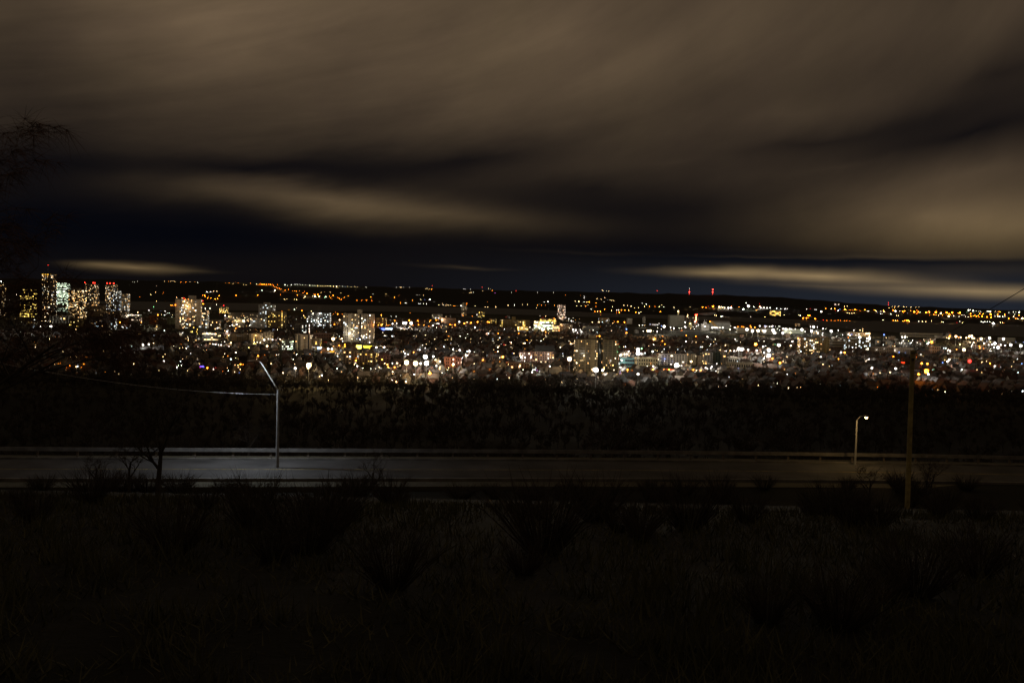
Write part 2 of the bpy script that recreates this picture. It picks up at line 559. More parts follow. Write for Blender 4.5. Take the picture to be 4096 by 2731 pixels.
def building(px0, px1, ytop, ybase, label, phrase, cat='building', name='apartment_building', col=(.30, .27, .23), yaw=0.0, depth=18.0,
             fh=3.0, bay=3.4, lit=0.25, pal='warm', bright=1.0, pattern=None, band=False, pent=(), beacons=(), roofcol=(.05, .05, .05),
             gable=False, ww=0.52, wh=0.5, sides=True, ledges=False, group=None, skip_low=0, seed=None):
    rnd = random.Random(seed if seed is not None else int(px0 * 7 + ybase))
    pc = on_ground((px0 + px1) / 2, ybase)
    Y = pc.y
    H = at_depth((px0 + px1) / 2, ytop, Y).z - pc.z
    cy, sy = math.cos(yaw), math.sin(yaw)
    w, xs = (px1 - px0) * Y / F * 0.9, pc.x
    gz = pc.z

    def corners(w, xs):
        return [(xs + x * cy - y * sy, Y + x * sy + y * cy, gz) for x, y in ((-w / 2, 0), (w / 2, 0), (-w / 2, depth), (w / 2, depth))]
    for _ in range(6):
        q = [project(c)[0] for c in corners(w, xs)]
        lo, hi = min(q), max(q)
        w = max(3.0, w + ((px1 - px0) - (hi - lo)) * Y / F * 0.9)
        q = [project(c)[0] for c in corners(w, xs)]
        xs += ((px0 + px1) / 2 - (min(q) + max(q)) / 2) * Y / F
    root = bpy.data.objects.new(name, None)
    C.objects.link(root)
    root.location = (xs, Y, gz)
    root.rotation_euler = (0, 0, yaw)
    tag(root, label, cat, group)
    wm_ = wall(col)
    b = MB().box(-w / 2, w / 2, 0, depth, -0.5, H)
    b.build('wall', wm_, root)
    rf = wall(roofcol)
    b = MB()
    if gable:
        b.gable(-w / 2, w / 2, 0, depth, H, H + min(w, depth) * 0.45, 0.4, along='x' if w > depth else 'y')
    else:
        b.box(-w / 2 - .15, w / 2 + .15, -.15, depth + .15, H, H + 0.5)
        b.box(-w / 2 + .6, w / 2 - .6, 0.6, depth - 0.6, H + .5, H + .52)
        for k in range(3):
            x = rnd.uniform(-w / 2 + 2, w / 2 - 2) if w > 6 else 0
            y = rnd.uniform(3, max(3.1, depth - 4))
            b.box(x - 1, x + 1, y - 1, y + 1, H + .52, H + rnd.uniform(1.4, 2.4))
    b.build('roof', rf if gable else wall([c * .8 for c in col]), root)
    for (f0, f1, h) in pent:
        b = MB()
        b.box(-w / 2 + f0 * w, -w / 2 + f1 * w, depth * .25, depth * .75, H + .53, H + .53 + h)
        b.build('penthouse', wm_, root)
    for (f, h, L) in beacons:
        b = MB()
        b.tube([(-w / 2 + f * w, 1.0, H), (-w / 2 + f * w, 1.0, H + h)], 0.12, 5)
        bo = b.build('beacon', metal(), root)
        r_ = max(0.55, Y / 1700)
        MB().ball((-w / 2 + f * w, 1.0, H + h + r_ * .8), r_, r_, r_).build('red_lamp', emit((1, .03, .015), L), bo)
    # facades
    nf = max(1, int(round((H - 0.4) / fh)))
    fhh = (H - 0.4) / nf
    dk = MB()
    cand = []
    faces = [('front', w, 0.0)]
    if sides and depth > 5:
        faces += [('right', depth, math.pi / 2), ('left', depth, -math.pi / 2)]
    piers, shade_strips = MB(), MB()
    for fname, fw, rot in faces:
        pat = pattern if (fname == 'front' and pattern) else 'w' * max(1, int(round(fw / bay)))
        nb = len(pat)
        bw = fw / nb
        wmh, wmw = fhh * wh, bw * (0.96 if band else ww)
        cr, sr = math.cos(rot), math.sin(rot)

        def T(u, v, z):      # along the face, outward, up
            x, y = u, -v
            x2, y2 = x * cr - y * sr, x * sr + y * cr
            if fname == 'front':
                return (x2, y2, z)
            return (x2 + (w / 2 if fname == 'right' else -w / 2), y2 + depth / 2, z)
        for j, ch in enumerate(pat):
            u = -fw / 2 + (j + .5) * bw
            if ch in 'bd':
                tgt, pr = (piers, 0.45) if ch == 'b' else (shade_strips, 0.06)
                u0, u1 = u - bw / 2, u + bw / 2
                P = [T(a, v, z) for z in (0, H - .05 if ch == 'd' else H + .3) for v in (0.01, pr) for a in (u0, u1)]
                tgt.add(P, [(0, 2, 3, 1), (4, 5, 7, 6), (0, 1, 5, 4), (2, 6, 7, 3), (0, 4, 6, 2), (1, 3, 7, 5)])
                continue
            for i in range(nf):
                z = (i + .52) * fhh
                p = 0.97 if ch == 's' else lit * .8
                on = rnd.random() < p and i >= skip_low
                cand.append((fname, rot, T(u, 0.0, z), wmw, wmh, on, i, ch))
                P = [T(u + a * wmw / 2, 0.04, z + c * wmh / 2) for a, c in ((-1, -1), (1, -1), (1, 1), (-1, 1))]
                if not on:
                    dk.add(P, [(0, 1, 2, 3)])
        if ledges:
            led = MB()
            for i in range(1, nf + 1):
                P = [T(a, v, z) for z in (i * fhh - .12, i * fhh + .12) for v in (0.01, 0.30) for a in (-fw / 2, fw / 2)]
                led.add(P, [(0, 2, 3, 1), (4, 5, 7, 6), (0, 1, 5, 4), (2, 6, 7, 3), (0, 4, 6, 2), (1, 3, 7, 5)])
            led.build('floor_ledges', wm_, root)
    if piers.v:
        piers.build('concrete_piers', wall([min(.6, c * 1.25) for c in col]), root)
    if shade_strips.v:
        shade_strips.build('recess_shade', wall((.02, .02, .02)), root)  # flat near-black strips: the shade of a recess put into colour
    if dk.v:
        tag(dk.build('unlit_windows', glass(), root), kind='stuff')
    if band:     # whole stretches of a floor are lit together
        rows = {}
        for c in cand:
            rows.setdefault((c[0], c[6]), []).append(c)
        cand = []
        for k, rw in rows.items():
            on_row = rnd.random() < lit * 1.3
            for c in rw:
                cand.append(c[:5] + ((on_row and rnd.random() < .86) or rnd.random() < lit * .15,) + c[6:])
    pl = PAL[pal]
    n = 0
    for fname, rot, P, a, h, on, i, ch in cand:
        if not on or n > 290:
            continue
        n += 1
        o = link('window', win_mesh(a, h), root, P, rot)
        c = pl[0] if band and rnd.random() < .7 else rnd.choice(pl)
        L = bright * rnd.choice((0.5, 1.0, 2.0, 3.6, 6.0))
        paint(o, emit(c, round(L, 2), False))
    FOOT.append((px0, px1, ytop, ybase, Y, phrase))
    root['_w'], root['_h'], root['_d'] = w, H, depth
    return root

CONC, TAN, BRICK, PALE, GREY, DARK = (.34, .30, .25), (.36, .30, .21), (.24, .12, .08), (.52, .49, .44), (.30, .30, .30), (.12, .11, .10)
Bd = building
# downtown at the left
Bd(-20, 24, 1137, 1262, 'dark tower cut by the left edge of the picture', 'the tower at the left edge', col=DARK, lit=.2)
Bd(80, 148, 1157, 1268, 'dark office block with yellow lit ribbon floors left of the tallest tower', 'the yellow ribbon office block', name='office_building',
   col=DARK, lit=.45, pal='yellow', band=True, fh=3.8, bay=4, skip_low=4)
t = Bd(165, 228, 1096, 1270, 'tallest tower with a gold lit crown and red mast light', 'the tallest tower', name='tower', cat='tower', col=(.16, .14, .12), yaw=-.25,
       depth=26, lit=.30, pal='mix', bright=1.4, pattern='bwwwwbwwbb')
gw, gh, gd = t['_w'], t['_h'], t['_d']
g = MB()
g.box(-gw / 2 - .3, -gw / 2 + gw * .24, -.35, .1, gh - 2.6, gh - .4).box(-gw / 2 + gw * .38, gw / 2 + .3, -.35, .1, gh - 2.6, gh - .4)
g.build('crown_lights', emit((1, .52, .05), 1.6), t)
m_ = MB().tube([(0, 9, gh), (0, 9, gh + 26)], [.5, .15], 5).build('mast', metal(), t)
MB().ball((0, 9, gh + 26.5), .9, .9, .9).build('red_lamp', emit((1, .03, .015), 5), m_)
Bd(223, 284, 1131, 1250, 'office slab with greenish white lit floors beside the tallest tower', 'the greenish lit office slab', name='office_building', col=GREY, yaw=-.2,
   depth=24, lit=.62, pal='green', band=True, fh=3.9, bay=4.2, bright=.8, skip_low=5)
Bd(274, 347, 1160, 1275, 'apartment tower crowded with warm lit windows', 'the warm crowded apartment tower', col=(.30, .26, .2), yaw=-.2, depth=22, lit=.62, pal='warm',
   bright=1.3, pent=((.2, .7, 5),), ww=.6)
Bd(336, 397, 1136, 1256, 'grey banded tower with three red roof lights, left one of two', 'the left red-lit grey tower', name='tower', cat='tower', col=GREY, yaw=-.15, depth=24, lit=.2,
   pal='warm', ledges=True, beacons=((.05, 2.5, 9), (.80, 2.5, 9), (.95, 2.5, 9)), bright=1.2, skip_low=9, seed=5)
Bd(348, 425, 1224, 1264, 'plain tan windowless podium below the left red-lit tower', 'the tan podium', col=TAN, lit=.06, sides=False, depth=30, ww=.3, wh=.3)
Bd(421, 471, 1137, 1258, 'dark narrow tower with red roof lights, right one of two', 'the right red-lit dark tower', name='tower', cat='tower', col=DARK, yaw=-.2, depth=22, lit=.30,
   pal='mix', beacons=((.2, 2, 9), (.55, 2, 9), (.95, 2, 9)), bright=1.2)
Bd(455, 485, 1164, 1262, 'grey tower stepped down behind the right red-lit tower', 'the stepped grey tower', col=GREY, depth=16, lit=.4, pal='cool', bright=.8)
Bd(484, 520, 1176, 1260, 'pale tower at the right end of downtown', 'the pale end tower', col=PALE, yaw=-.3, depth=16, lit=.3, pal='mix', pattern='bwwbwwb')
Bd(196, 292, 1264, 1292, 'long low parking garage with pale upright fins', 'the finned garage', name='parking_garage', cat='garage', col=PALE, pattern='bwbwbwbwbwbwb', lit=.1,
   bay=5, sides=False, ww=.9, wh=.85, fh=4)
Bd(276, 335, 1274, 1308, 'brown low block in front of the warm apartment tower', 'the brown low block', col=(.26, .2, .1), lit=.10, pal='yellow')
Bd(370, 410, 1273, 1318, 'left wing of the dark office block with a few white windows', 'the dark office left wing', name='office_building', col=(.06, .055, .05), lit=.22, pal='mix')
Bd(411, 442, 1256, 1320, 'blank dark stair tower between two office wings', 'the blank stair tower', name='stair_tower', cat='tower', col=(.05, .035, .03), lit=.02)
Bd(443, 470, 1271, 1318, 'right wing of the dark office block with white windows', 'the dark office right wing', name='office_building', col=(.06, .055, .05), lit=.35, pal='cool')
Bd(426, 488, 1244, 1270, 'white low block under the right red-lit tower', 'the white low block', col=PALE, lit=.1, depth=14)
Bd(490, 567, 1258, 1288, 'long parking deck with a row of small white lamps', 'the lamp-lined parking deck', name='parking_garage', cat='garage', col=TAN, lit=.35, pal='pink', band=True, fh=4.2)
Bd(468, 516, 1274, 1302, 'low block with orange street lamp wash put into its wall colour', 'the orange washed block', col=(.42, .22, .08), lit=.03)  # the orange of the lamp light is in the wall colour too
Bd(402, 451, 1326, 1360, 'small beige flat-roofed block among dark trees', 'the small beige block', col=TAN, lit=.12, pattern='wwbbbb')
# the left middle
Bd(596, 633, 1263, 1302, 'plain brown brick block', 'the plain brown block', col=(.22, .10, .04), lit=.02, depth=14)
Bd(668, 702, 1272, 1296, 'plain pale green low block left of the tan slab', 'the pale green block', col=(.36, .40, .25), lit=.0, sides=False)
Bd(566, 648, 1301, 1323, 'long pale flat-roofed hall lit from the street', 'the long pale hall', name='hall', cat='hall', col=(.42, .42, .33), lit=.05, fh=5)
Bd(701, 808, 1198, 1314, 'tan slab apartment tower with blank end piers and roof house', 'the tan slab tower', col=(.42, .36, .28), yaw=.12, depth=17, lit=.36, pal='mix',
   pattern='bbbwwwwwwbwwwwwbbb', pent=((.5, .78, 9),), bright=1.3, seed=8, beacons=((.33, 2, 3),))
Bd(807, 836, 1246, 1312, 'grey balconied block against the right side of the tan slab', 'the grey balconied block', col=GREY, lit=.35, ledges=True, pal='mix')
Bd(836, 884, 1281, 1318, 'brown block with scattered windows right of the tan slab', 'the scattered window block', col=(.2, .16, .11), lit=.14)
Bd(760, 795, 1305, 1340, 'dark block with square yellow windows below the tan slab', 'the square window block', col=(.08, .07, .05), lit=.3, pal='yellow', fh=4)
Bd(795, 830, 1312, 1342, 'blank grey wall block below the tan slab', 'the blank grey block', col=(.26, .23, .18), lit=0)
Bd(809, 884, 1331, 1362, 'dark office with ribbon windows and blue glints', 'the dark ribbon office', name='office_building', col=(.08, .08, .07), lit=.3, pal='mix', band=True, fh=3.8)
Bd(877, 913, 1228, 1252, 'low block with a bright row of roof lamps beside a crane', 'the roof lamp block', col=GREY, lit=.5, pal='yellow', bright=1.5)
Bd(913, 1034, 1252, 1290, 'long pale block behind the grey square block', 'the long pale block', col=(.35, .32, .28), lit=.18, pal='warm')
Bd(930, 980, 1276, 1308, 'grey square block with white lamps', 'the grey square block', col=(.33, .32, .3), lit=.12)
Bd(920, 997, 1337, 1365, 'brown hall with a white ribbed panel', 'the ribbed panel hall', name='hall', cat='hall', col=(.34, .25, .15), lit=.04, pattern='wbbbwwwwww', fh=5)
Bd(997, 1052, 1336, 1378, 'beige walk-up block with a tall yellow lit door', 'the beige walk-up', col=(.42, .33, .22), lit=.12, pattern='wbswwb', pal='yellow')
Bd(1052, 1094, 1330, 1372, 'beige block with a lamp-lit front right of the walk-up', 'the lamp-lit beige block', col=(.46, .40, .3), lit=.16, pattern='wbwbwb')
Bd(1034, 1101, 1219, 1274, 'white tower with upright ribs standing near the water', 'the white ribbed tower', col=PALE, yaw=-.15, depth=18, lit=.25, pal='cool', pattern='bwbwbwwwbwb', pent=((.3, .7, 7),))
Bd(1066, 1146, 1246, 1311, 'brown apartment block with a lit stair strip at its end', 'the brown stair-strip block', col=(.24, .18, .10), yaw=-.1, lit=.16, pal='yellow', pattern='wwwwwwwwwbsb')
Bd(1000, 1066, 1273, 1312, 'grey walk-up block left of the brown stair-strip block', 'the grey walk-up', col=(.28, .26, .22), lit=.22, pal='mix')
Bd(1227, 1324, 1250, 1312, 'dark wide apartment tower with white windows and blank piers', 'the white window tower', col=(.17, .17, .17), lit=.38, pal='cool', bright=1.2, pattern='wwbwwwwbwwwbwwwwb')
Bd(1175, 1227, 1293, 1338, 'dark office striped with pale floor edges', 'the striped dark office', name='office_building', col=(.14, .13, .12), lit=.2, ledges=True, pal='cool', fh=3.6)
Bd(1229, 1252, 1296, 1339, 'narrow dark stair block with a lit column of windows', 'the narrow stair block', col=(.08, .07, .06), lit=.05, pattern='wsb', pal='pink')
Bd(1176, 1251, 1339, 1400, 'apartment block of alternating pale piers and dark bays', 'the alternating pier block', col=(.40, .33, .25), lit=.2, pal='mix', pattern='dwbdwbbwwbdb', seed=4)
Bd(1251, 1286, 1356, 1400, 'brown balconied wing right of the alternating pier block', 'the brown balconied wing', col=(.24, .19, .13), lit=.3, ledges=True, pal='yellow')
Bd(1127, 1173, 1362, 1400, 'small office with greenish white window rows', 'the greenish small office', name='office_building', col=(.13, .13, .11), lit=.72, pal='green', bright=1.1, fh=3.4, bay=3)
Bd(1254, 1327, 1334, 1358, 'long reddish brick hall beside the brightest lamp', 'the reddish brick hall', name='hall', cat='hall', col=(.34, .2, .16), lit=.03, fh=5)
Bd(1372, 1497, 1256, 1372, 'big tan slab tower with grey piers above the yellow signs', 'the big tan slab tower', col=(.40, .35, .27), yaw=.08, depth=18, lit=.30, pal='mix', bright=1.25,
   pattern='wwwbbwwwwwdwwwwwwbb', pent=((.45, .6, 8),), seed=3)
Bd(1495, 1546, 1272, 1306, 'orange lit brick block right of the big tan slab', 'the orange brick block', col=(.36, .18, .08), lit=.25, pal='yellow')
Bd(1372, 1436, 1404, 1456, 'low apartment block with yellow windows under the yellow signs', 'the left yellow window block', col=(.20, .15, .10), lit=.32, pal='mix')
Bd(1437, 1509, 1412, 1458, 'brown apartment block right of the yellow window block', 'the right yellow window block', col=(.20, .14, .09), lit=.3, pal='yellow')
Bd(1512, 1562, 1422, 1463, 'dark red brick block with few windows', 'the dark red block', col=(.16, .07, .05), lit=.12, pal='yellow')
# the middle
Bd(1844, 1867, 1217, 1262, 'slim pale tower alone by the water', 'the slim pale tower', name='tower', cat='tower', col=(.42, .37, .30), yaw=-.3, depth=16, lit=.10, pent=((.2, .8, 5),))
Bd(1912, 1939, 1247, 1268, 'tan block right of the slim pale tower', 'the small tan block', col=TAN, lit=.15, pal='yellow')
Bd(1728, 1770, 1257, 1278, 'pale low block behind twin white lamps', 'the twin lamp block', col=PALE, lit=.1)
Bd(1763, 1822, 1273, 1298, 'brown long low block on the orange avenue', 'the brown avenue block', col=(.28, .15, .07), lit=.06)
Bd(1956, 1985, 1276, 1296, 'low block with a lit shopfront at the end of the avenue', 'the avenue end block', col=TAN, lit=.3, pal='yellow')
Bd(1999, 2072, 1279, 1314, 'long tan block with a lit stair window', 'the long tan block', col=(.32, .24, .1), lit=.04, pal='yellow', pattern='wswwwwwwwwww', pent=((.65, .85, 8),))
Bd(2072, 2119, 1281, 1316, 'right wing of the long tan block with yellow stair windows', 'the right tan wing', col=(.28, .21, .09), lit=.12, pal='yellow', pattern='wwwsswww')
Bd(2069, 2114, 1308, 1324, 'shop hall with yellow light put into its walls below the long tan block', 'the bright yellow hall', name='hall', cat='hall', col=(.5, .42, .2), lit=.5, pal='yellow', fh=4.2, bright=.5)  # wall colour carries the yellow light that falls on the hall
Bd(2228, 2261, 1220, 1278, 'lone rosy apartment tower by the water', 'the lone rosy tower', col=(.34, .25, .2), yaw=-.1, depth=15, lit=.45, pal='pink', bright=1.2)
Bd(2135, 2210, 1286, 1328, 'hospital wing with bright cream floors', 'the cream floor hospital wing', name='hospital', cat='hospital', col=(.36, .34, .25), lit=.5, pal='green', band=True, fh=4)
Bd(2160, 2225, 1276, 1306, 'upper hospital block stepped back above the cream floor wing', 'the upper hospital block', name='hospital', cat='hospital', col=(.3, .28, .22), lit=.4, pal='yellow', band=True, fh=4)
Bd(2204, 2238, 1303, 1326, 'white banded hospital front', 'the white banded front', name='hospital', cat='hospital', col=PALE, lit=.9, pal='warm', band=True, fh=3.5, bright=.7)
Bd(2238, 2290, 1296, 1326, 'brown hospital annex right of the white banded front', 'the brown annex', name='hospital', cat='hospital', col=(.3, .2, .13), lit=.08)
Bd(2330, 2395, 1305, 1327, 'long grey hall with a pale low roof behind the twin-block tower', 'the grey hall', name='hall', cat='hall', col=(.3, .31, .3), lit=.03)
Bd(2394, 2438, 1272, 1293, 'tan block by the harbour with a lit wing', 'the harbour tan block', col=(.36, .26, .12), lit=.2, pal='cool')
Bd(2505, 2529, 1274, 1296, 'plain white block next to orange lamps', 'the plain white block', col=(.6, .55, .47), lit=0)
Bd(2293, 2389, 1359, 1486, 'left half of the dark twin-block tower with tan piers', 'the twin-block tower', col=(.17, .14, .085), depth=20, lit=.16, pal='warm', bright=1.5,
   pattern='wwbwwwwbwwwbbbww', seed=21, pent=((.62, .95, 5),))
Bd(2404, 2471, 1361, 1484, 'right half of the dark twin-block tower with narrow piers', 'the right twin-block half', col=(.13, .11, .065), depth=20, lit=.09, pal='warm', bright=1.3,
   pattern='bwwwbwwwbwwwbw', seed=9, pent=((.1, .3, 4),))
Bd(2388.5, 2404.5, 1366, 1482, 'recessed link with slot shade put into its colour between the twin-block tower halves', 'the dark link', name='stair_tower', cat='tower', col=(.02, .02, .02), lit=0, depth=10, sides=False)  # near-black colour carries the shade of the slot
Bd(2076, 2138, 1409, 1446, 'rosy brick apartment house with white porch lights', 'the rosy brick house', col=(.36, .2, .15), lit=.25, pal='pink')
Bd(2139, 2216, 1406, 1452, 'long dark brick apartment house with steep gables', 'the long dark brick house', col=(.20, .12, .09), lit=.25, pal='warm', gable=True)
Bd(2022, 2117, 1453, 1473, 'low brown row in front of the rosy brick house', 'the low brown row', col=(.3, .17, .11), lit=.14, pal='warm')
Bd(1776, 1846, 1430, 1470, 'red brick shop row with lit pilasters', 'the red brick shop row', name='shop_row', cat='shops', col=(.36, .16, .12), lit=.22, pal='pink', pattern='bwwbwwbwwb', fh=4.2)
Bd(2475, 2537, 1433, 1466, 'teal glass corner building with lit interior', 'the teal glass building', name='office_building', col=(.05, .12, .13), lit=.28, pal='cool', fh=4.5, band=True, bright=.4)
Bd(2475, 2522, 1410, 1434, 'pale block behind the teal glass building', 'the pale block behind the glass', col=(.45, .38, .33), lit=.1)
Bd(2538, 2630, 1433, 1463, 'tan windowless hall with one lit green band', 'the tan windowless hall', name='hall', cat='hall', col=(.38, .33, .2), lit=.0, fh=6)
Bd(2631, 2749, 1418, 1460, 'long white apartment house with regular dark windows', 'the long white house', col=(.5, .47, .42), yaw=.2, lit=.05, pal='mix', fh=3.2, bay=4.2, ww=.6, depth=15)
Bd(2743, 2782, 1416, 1458, 'cream gabled house end lit by a wall lamp', 'the cream gable', col=(.55, .48, .34), lit=.02, gable=True, depth=30)
Bd(2782, 2808, 1422, 1458, 'cream wing with balconies right of the cream gable', 'the cream balconied wing', col=(.45, .38, .28), lit=.08, ledges=True, gable=True)
Bd(2808, 2850, 1411, 1458, 'grey square apartment block with warm top windows', 'the grey square apartments', col=(.33, .33, .33), lit=.14, pal='warm')
Bd(2850, 2881, 1410, 1458, 'blank dark green block between grey blocks', 'the blank dark block', col=(.03, .045, .035), lit=0)
Bd(2881, 2902, 1412, 1460, 'narrow grey brown block with a lit edge', 'the narrow grey block', col=(.26, .22, .17), lit=.1)
Bd(2902, 2955, 1430, 1454, 'two-step white flat-roofed store', 'the white store', name='store', cat='store', col=(.5, .45, .38), lit=0, fh=6)
Bd(2905, 3020, 1452, 1474, 'long low brown-roofed store in front of the white store', 'the low brown store', name='store', cat='store', col=(.22, .18, .12), lit=.02, fh=6)
# the right
Bd(3188, 3294, 1352, 1416, 'brown apartment slab with a scatter of white windows', 'the brown apartment slab', col=(.22, .17, .08), lit=.34, pal='mix', bright=1.2, fh=2.9)
Bd(3294, 3316, 1352, 1416, 'blank tan end wall of the brown apartment slab', 'the blank tan end', name='stair_tower', cat='tower', col=(.27, .22, .10), lit=.02, sides=False)
Bd(3317, 3373, 1364, 1394, 'pale two-deck parking garage', 'the two-deck garage', name='parking_garage', cat='garage', col=(.5, .44, .36), lit=0, ww=.97, wh=.42, fh=4.5, band=True)
Bd(3373, 3482, 1359, 1400, 'school block with rows of white lit windows', 'the school block', name='school', cat='school', col=(.27, .22, .13), lit=.42, pal='cool', fh=3.6, bay=3.6)
Bd(3482, 3560, 1390, 1412, 'long white flat-roofed hall right of the school', 'the white hall', name='hall', cat='hall', col=(.52, .43, .36), lit=.04, fh=6)
Bd(3560, 3652, 1392, 1416, 'long tan hall with small dark vents', 'the vented tan hall', name='hall', cat='hall', col=(.48, .40, .32), lit=.02, fh=6, ww=.2)
Bd(3700, 3760, 1386, 1412, 'dim brown hall behind the utility pole', 'the dim brown hall', name='hall', cat='hall', col=(.2, .16, .1), lit=.02, fh=5)
Bd(3750, 3774, 1402, 1412, 'small pale pink shed lit from the side', 'the pale pink shed', name='shed', cat='shed', col=(.55, .42, .38), lit=0)
Bd(3664, 3684, 1417, 1432, 'small cream house wall with a yellow lamp', 'the cream house wall', name='house', cat='house', col=(.5, .42, .33), lit=0, gable=True, depth=9)
Bd(3790, 3834, 1434, 1452, 'low shop with a bright blue-white sign', 'the low blue sign shop', name='shop', cat='shop', col=(.35, .33, .28), lit=.0, fh=4)
Bd(3078, 3123, 1243, 1263, 'far shore hotel lit orange and white', 'the far shore hotel', name='hotel', cat='hotel', col=(.4, .3, .2), lit=.6, pal='yellow', fh=4, bay=6, bright=2)
Bd(3337, 3356, 1213, 1222, 'small lit block on the far ridge', 'the far ridge block', col=(.4, .35, .3), lit=.6, pal='pink', fh=5, bay=7, bright=1.5)

# ------------------------------------------------------------------ lit signs
def sign(px0, px1, y0, y1, col, L, label, cat='sign', legs=True):
    pb = on_ground((px0 + px1) / 2, y1, 3.0)
    Y = pb.y
    a, b = at_depth(px0, y1, Y), at_depth(px1, y0, Y)
    r = bpy.data.objects.new('lit_sign', None)
    C.objects.link(r)
    gz = float(height(pb.x, Y))
    r.location = ((a.x + b.x) / 2, Y, gz)
    tag(r, label, cat)
    w, z0, z1 = abs(b.x - a.x) / 2, a.z - gz, b.z - gz
    MB().box(-w, w, -.25, .25, z0, z1).build('panel', emit(col, L), r)
    fb = MB()
    fb.box(-w - .15, w + .15, -.2, .4, z1, z1 + .2).box(-w - .15, w + .15, -.2, .4, z0 - .2, z0)
    fb.build('frame', metal((.1, .1, .1)), r)
    for s_ in (-.7, .7):
        MB().tube([(w * s_, .1, 0), (w * s_, .1, z0)], .15, 5).build('post', metal(), r)
    FOOT.append((px0, px1, y0, y1, Y, 'the ' + label.split(' on ')[0].split(' above ')[0][:30]))
    return r


sign(1425, 1446, 1381, 1395, (1, .80, .12), 5, 'square yellow lit sign on the station canopy')
sign(1453, 1488, 1383, 1395, (1, .74, .04), 3.2, 'long yellow lit sign right of the square yellow one')
sign(1517, 1539, 1313, 1321, (.10, .16, 1), 4.5, 'long blue lit sign left of the bright blue-white one')
sign(1542, 1570, 1313, 1321, (.55, .75, 1), 5, 'blue-white lit sign on the avenue shopfront')
sign(1270, 1284, 1388, 1396, (.35, .55, 1), 5, 'small blue lit sign above a low shop roof')
sign(2540, 2549, 1457, 1462, (.3, .5, 1), 5, 'small blue lit sign beside the teal glass building')
sign(800, 816, 1463, 1468, (.12, .08, 1), 4, 'violet blue lit sign above the house row at lower left')
sign(3845, 3860, 1443, 1448, (.6, .75, 1), 6, 'blue-white lit sign at the low shop on the right')
sign(3604, 3619, 1448, 1453, (1, .05, .01), 2.5, 'slanting red lit sign left of the utility pole')
sign(1306, 1339, 1404, 1409, (1, .42, .03), 2, 'low orange lit sign above the tree line')
sign(2660, 2700, 1477, 1480, (1, .10, .01), 1.6, 'thin red lit strip in front of the long white house')
sign(2406, 2432, 1491, 1494, (1, .55, .05), 2, 'thin orange lit strip at the foot of the twin-block tower')
sign(785, 814, 1311, 1316, (1, .9, .6), .8, 'dim cream strip of shop light under the tan slab tower')


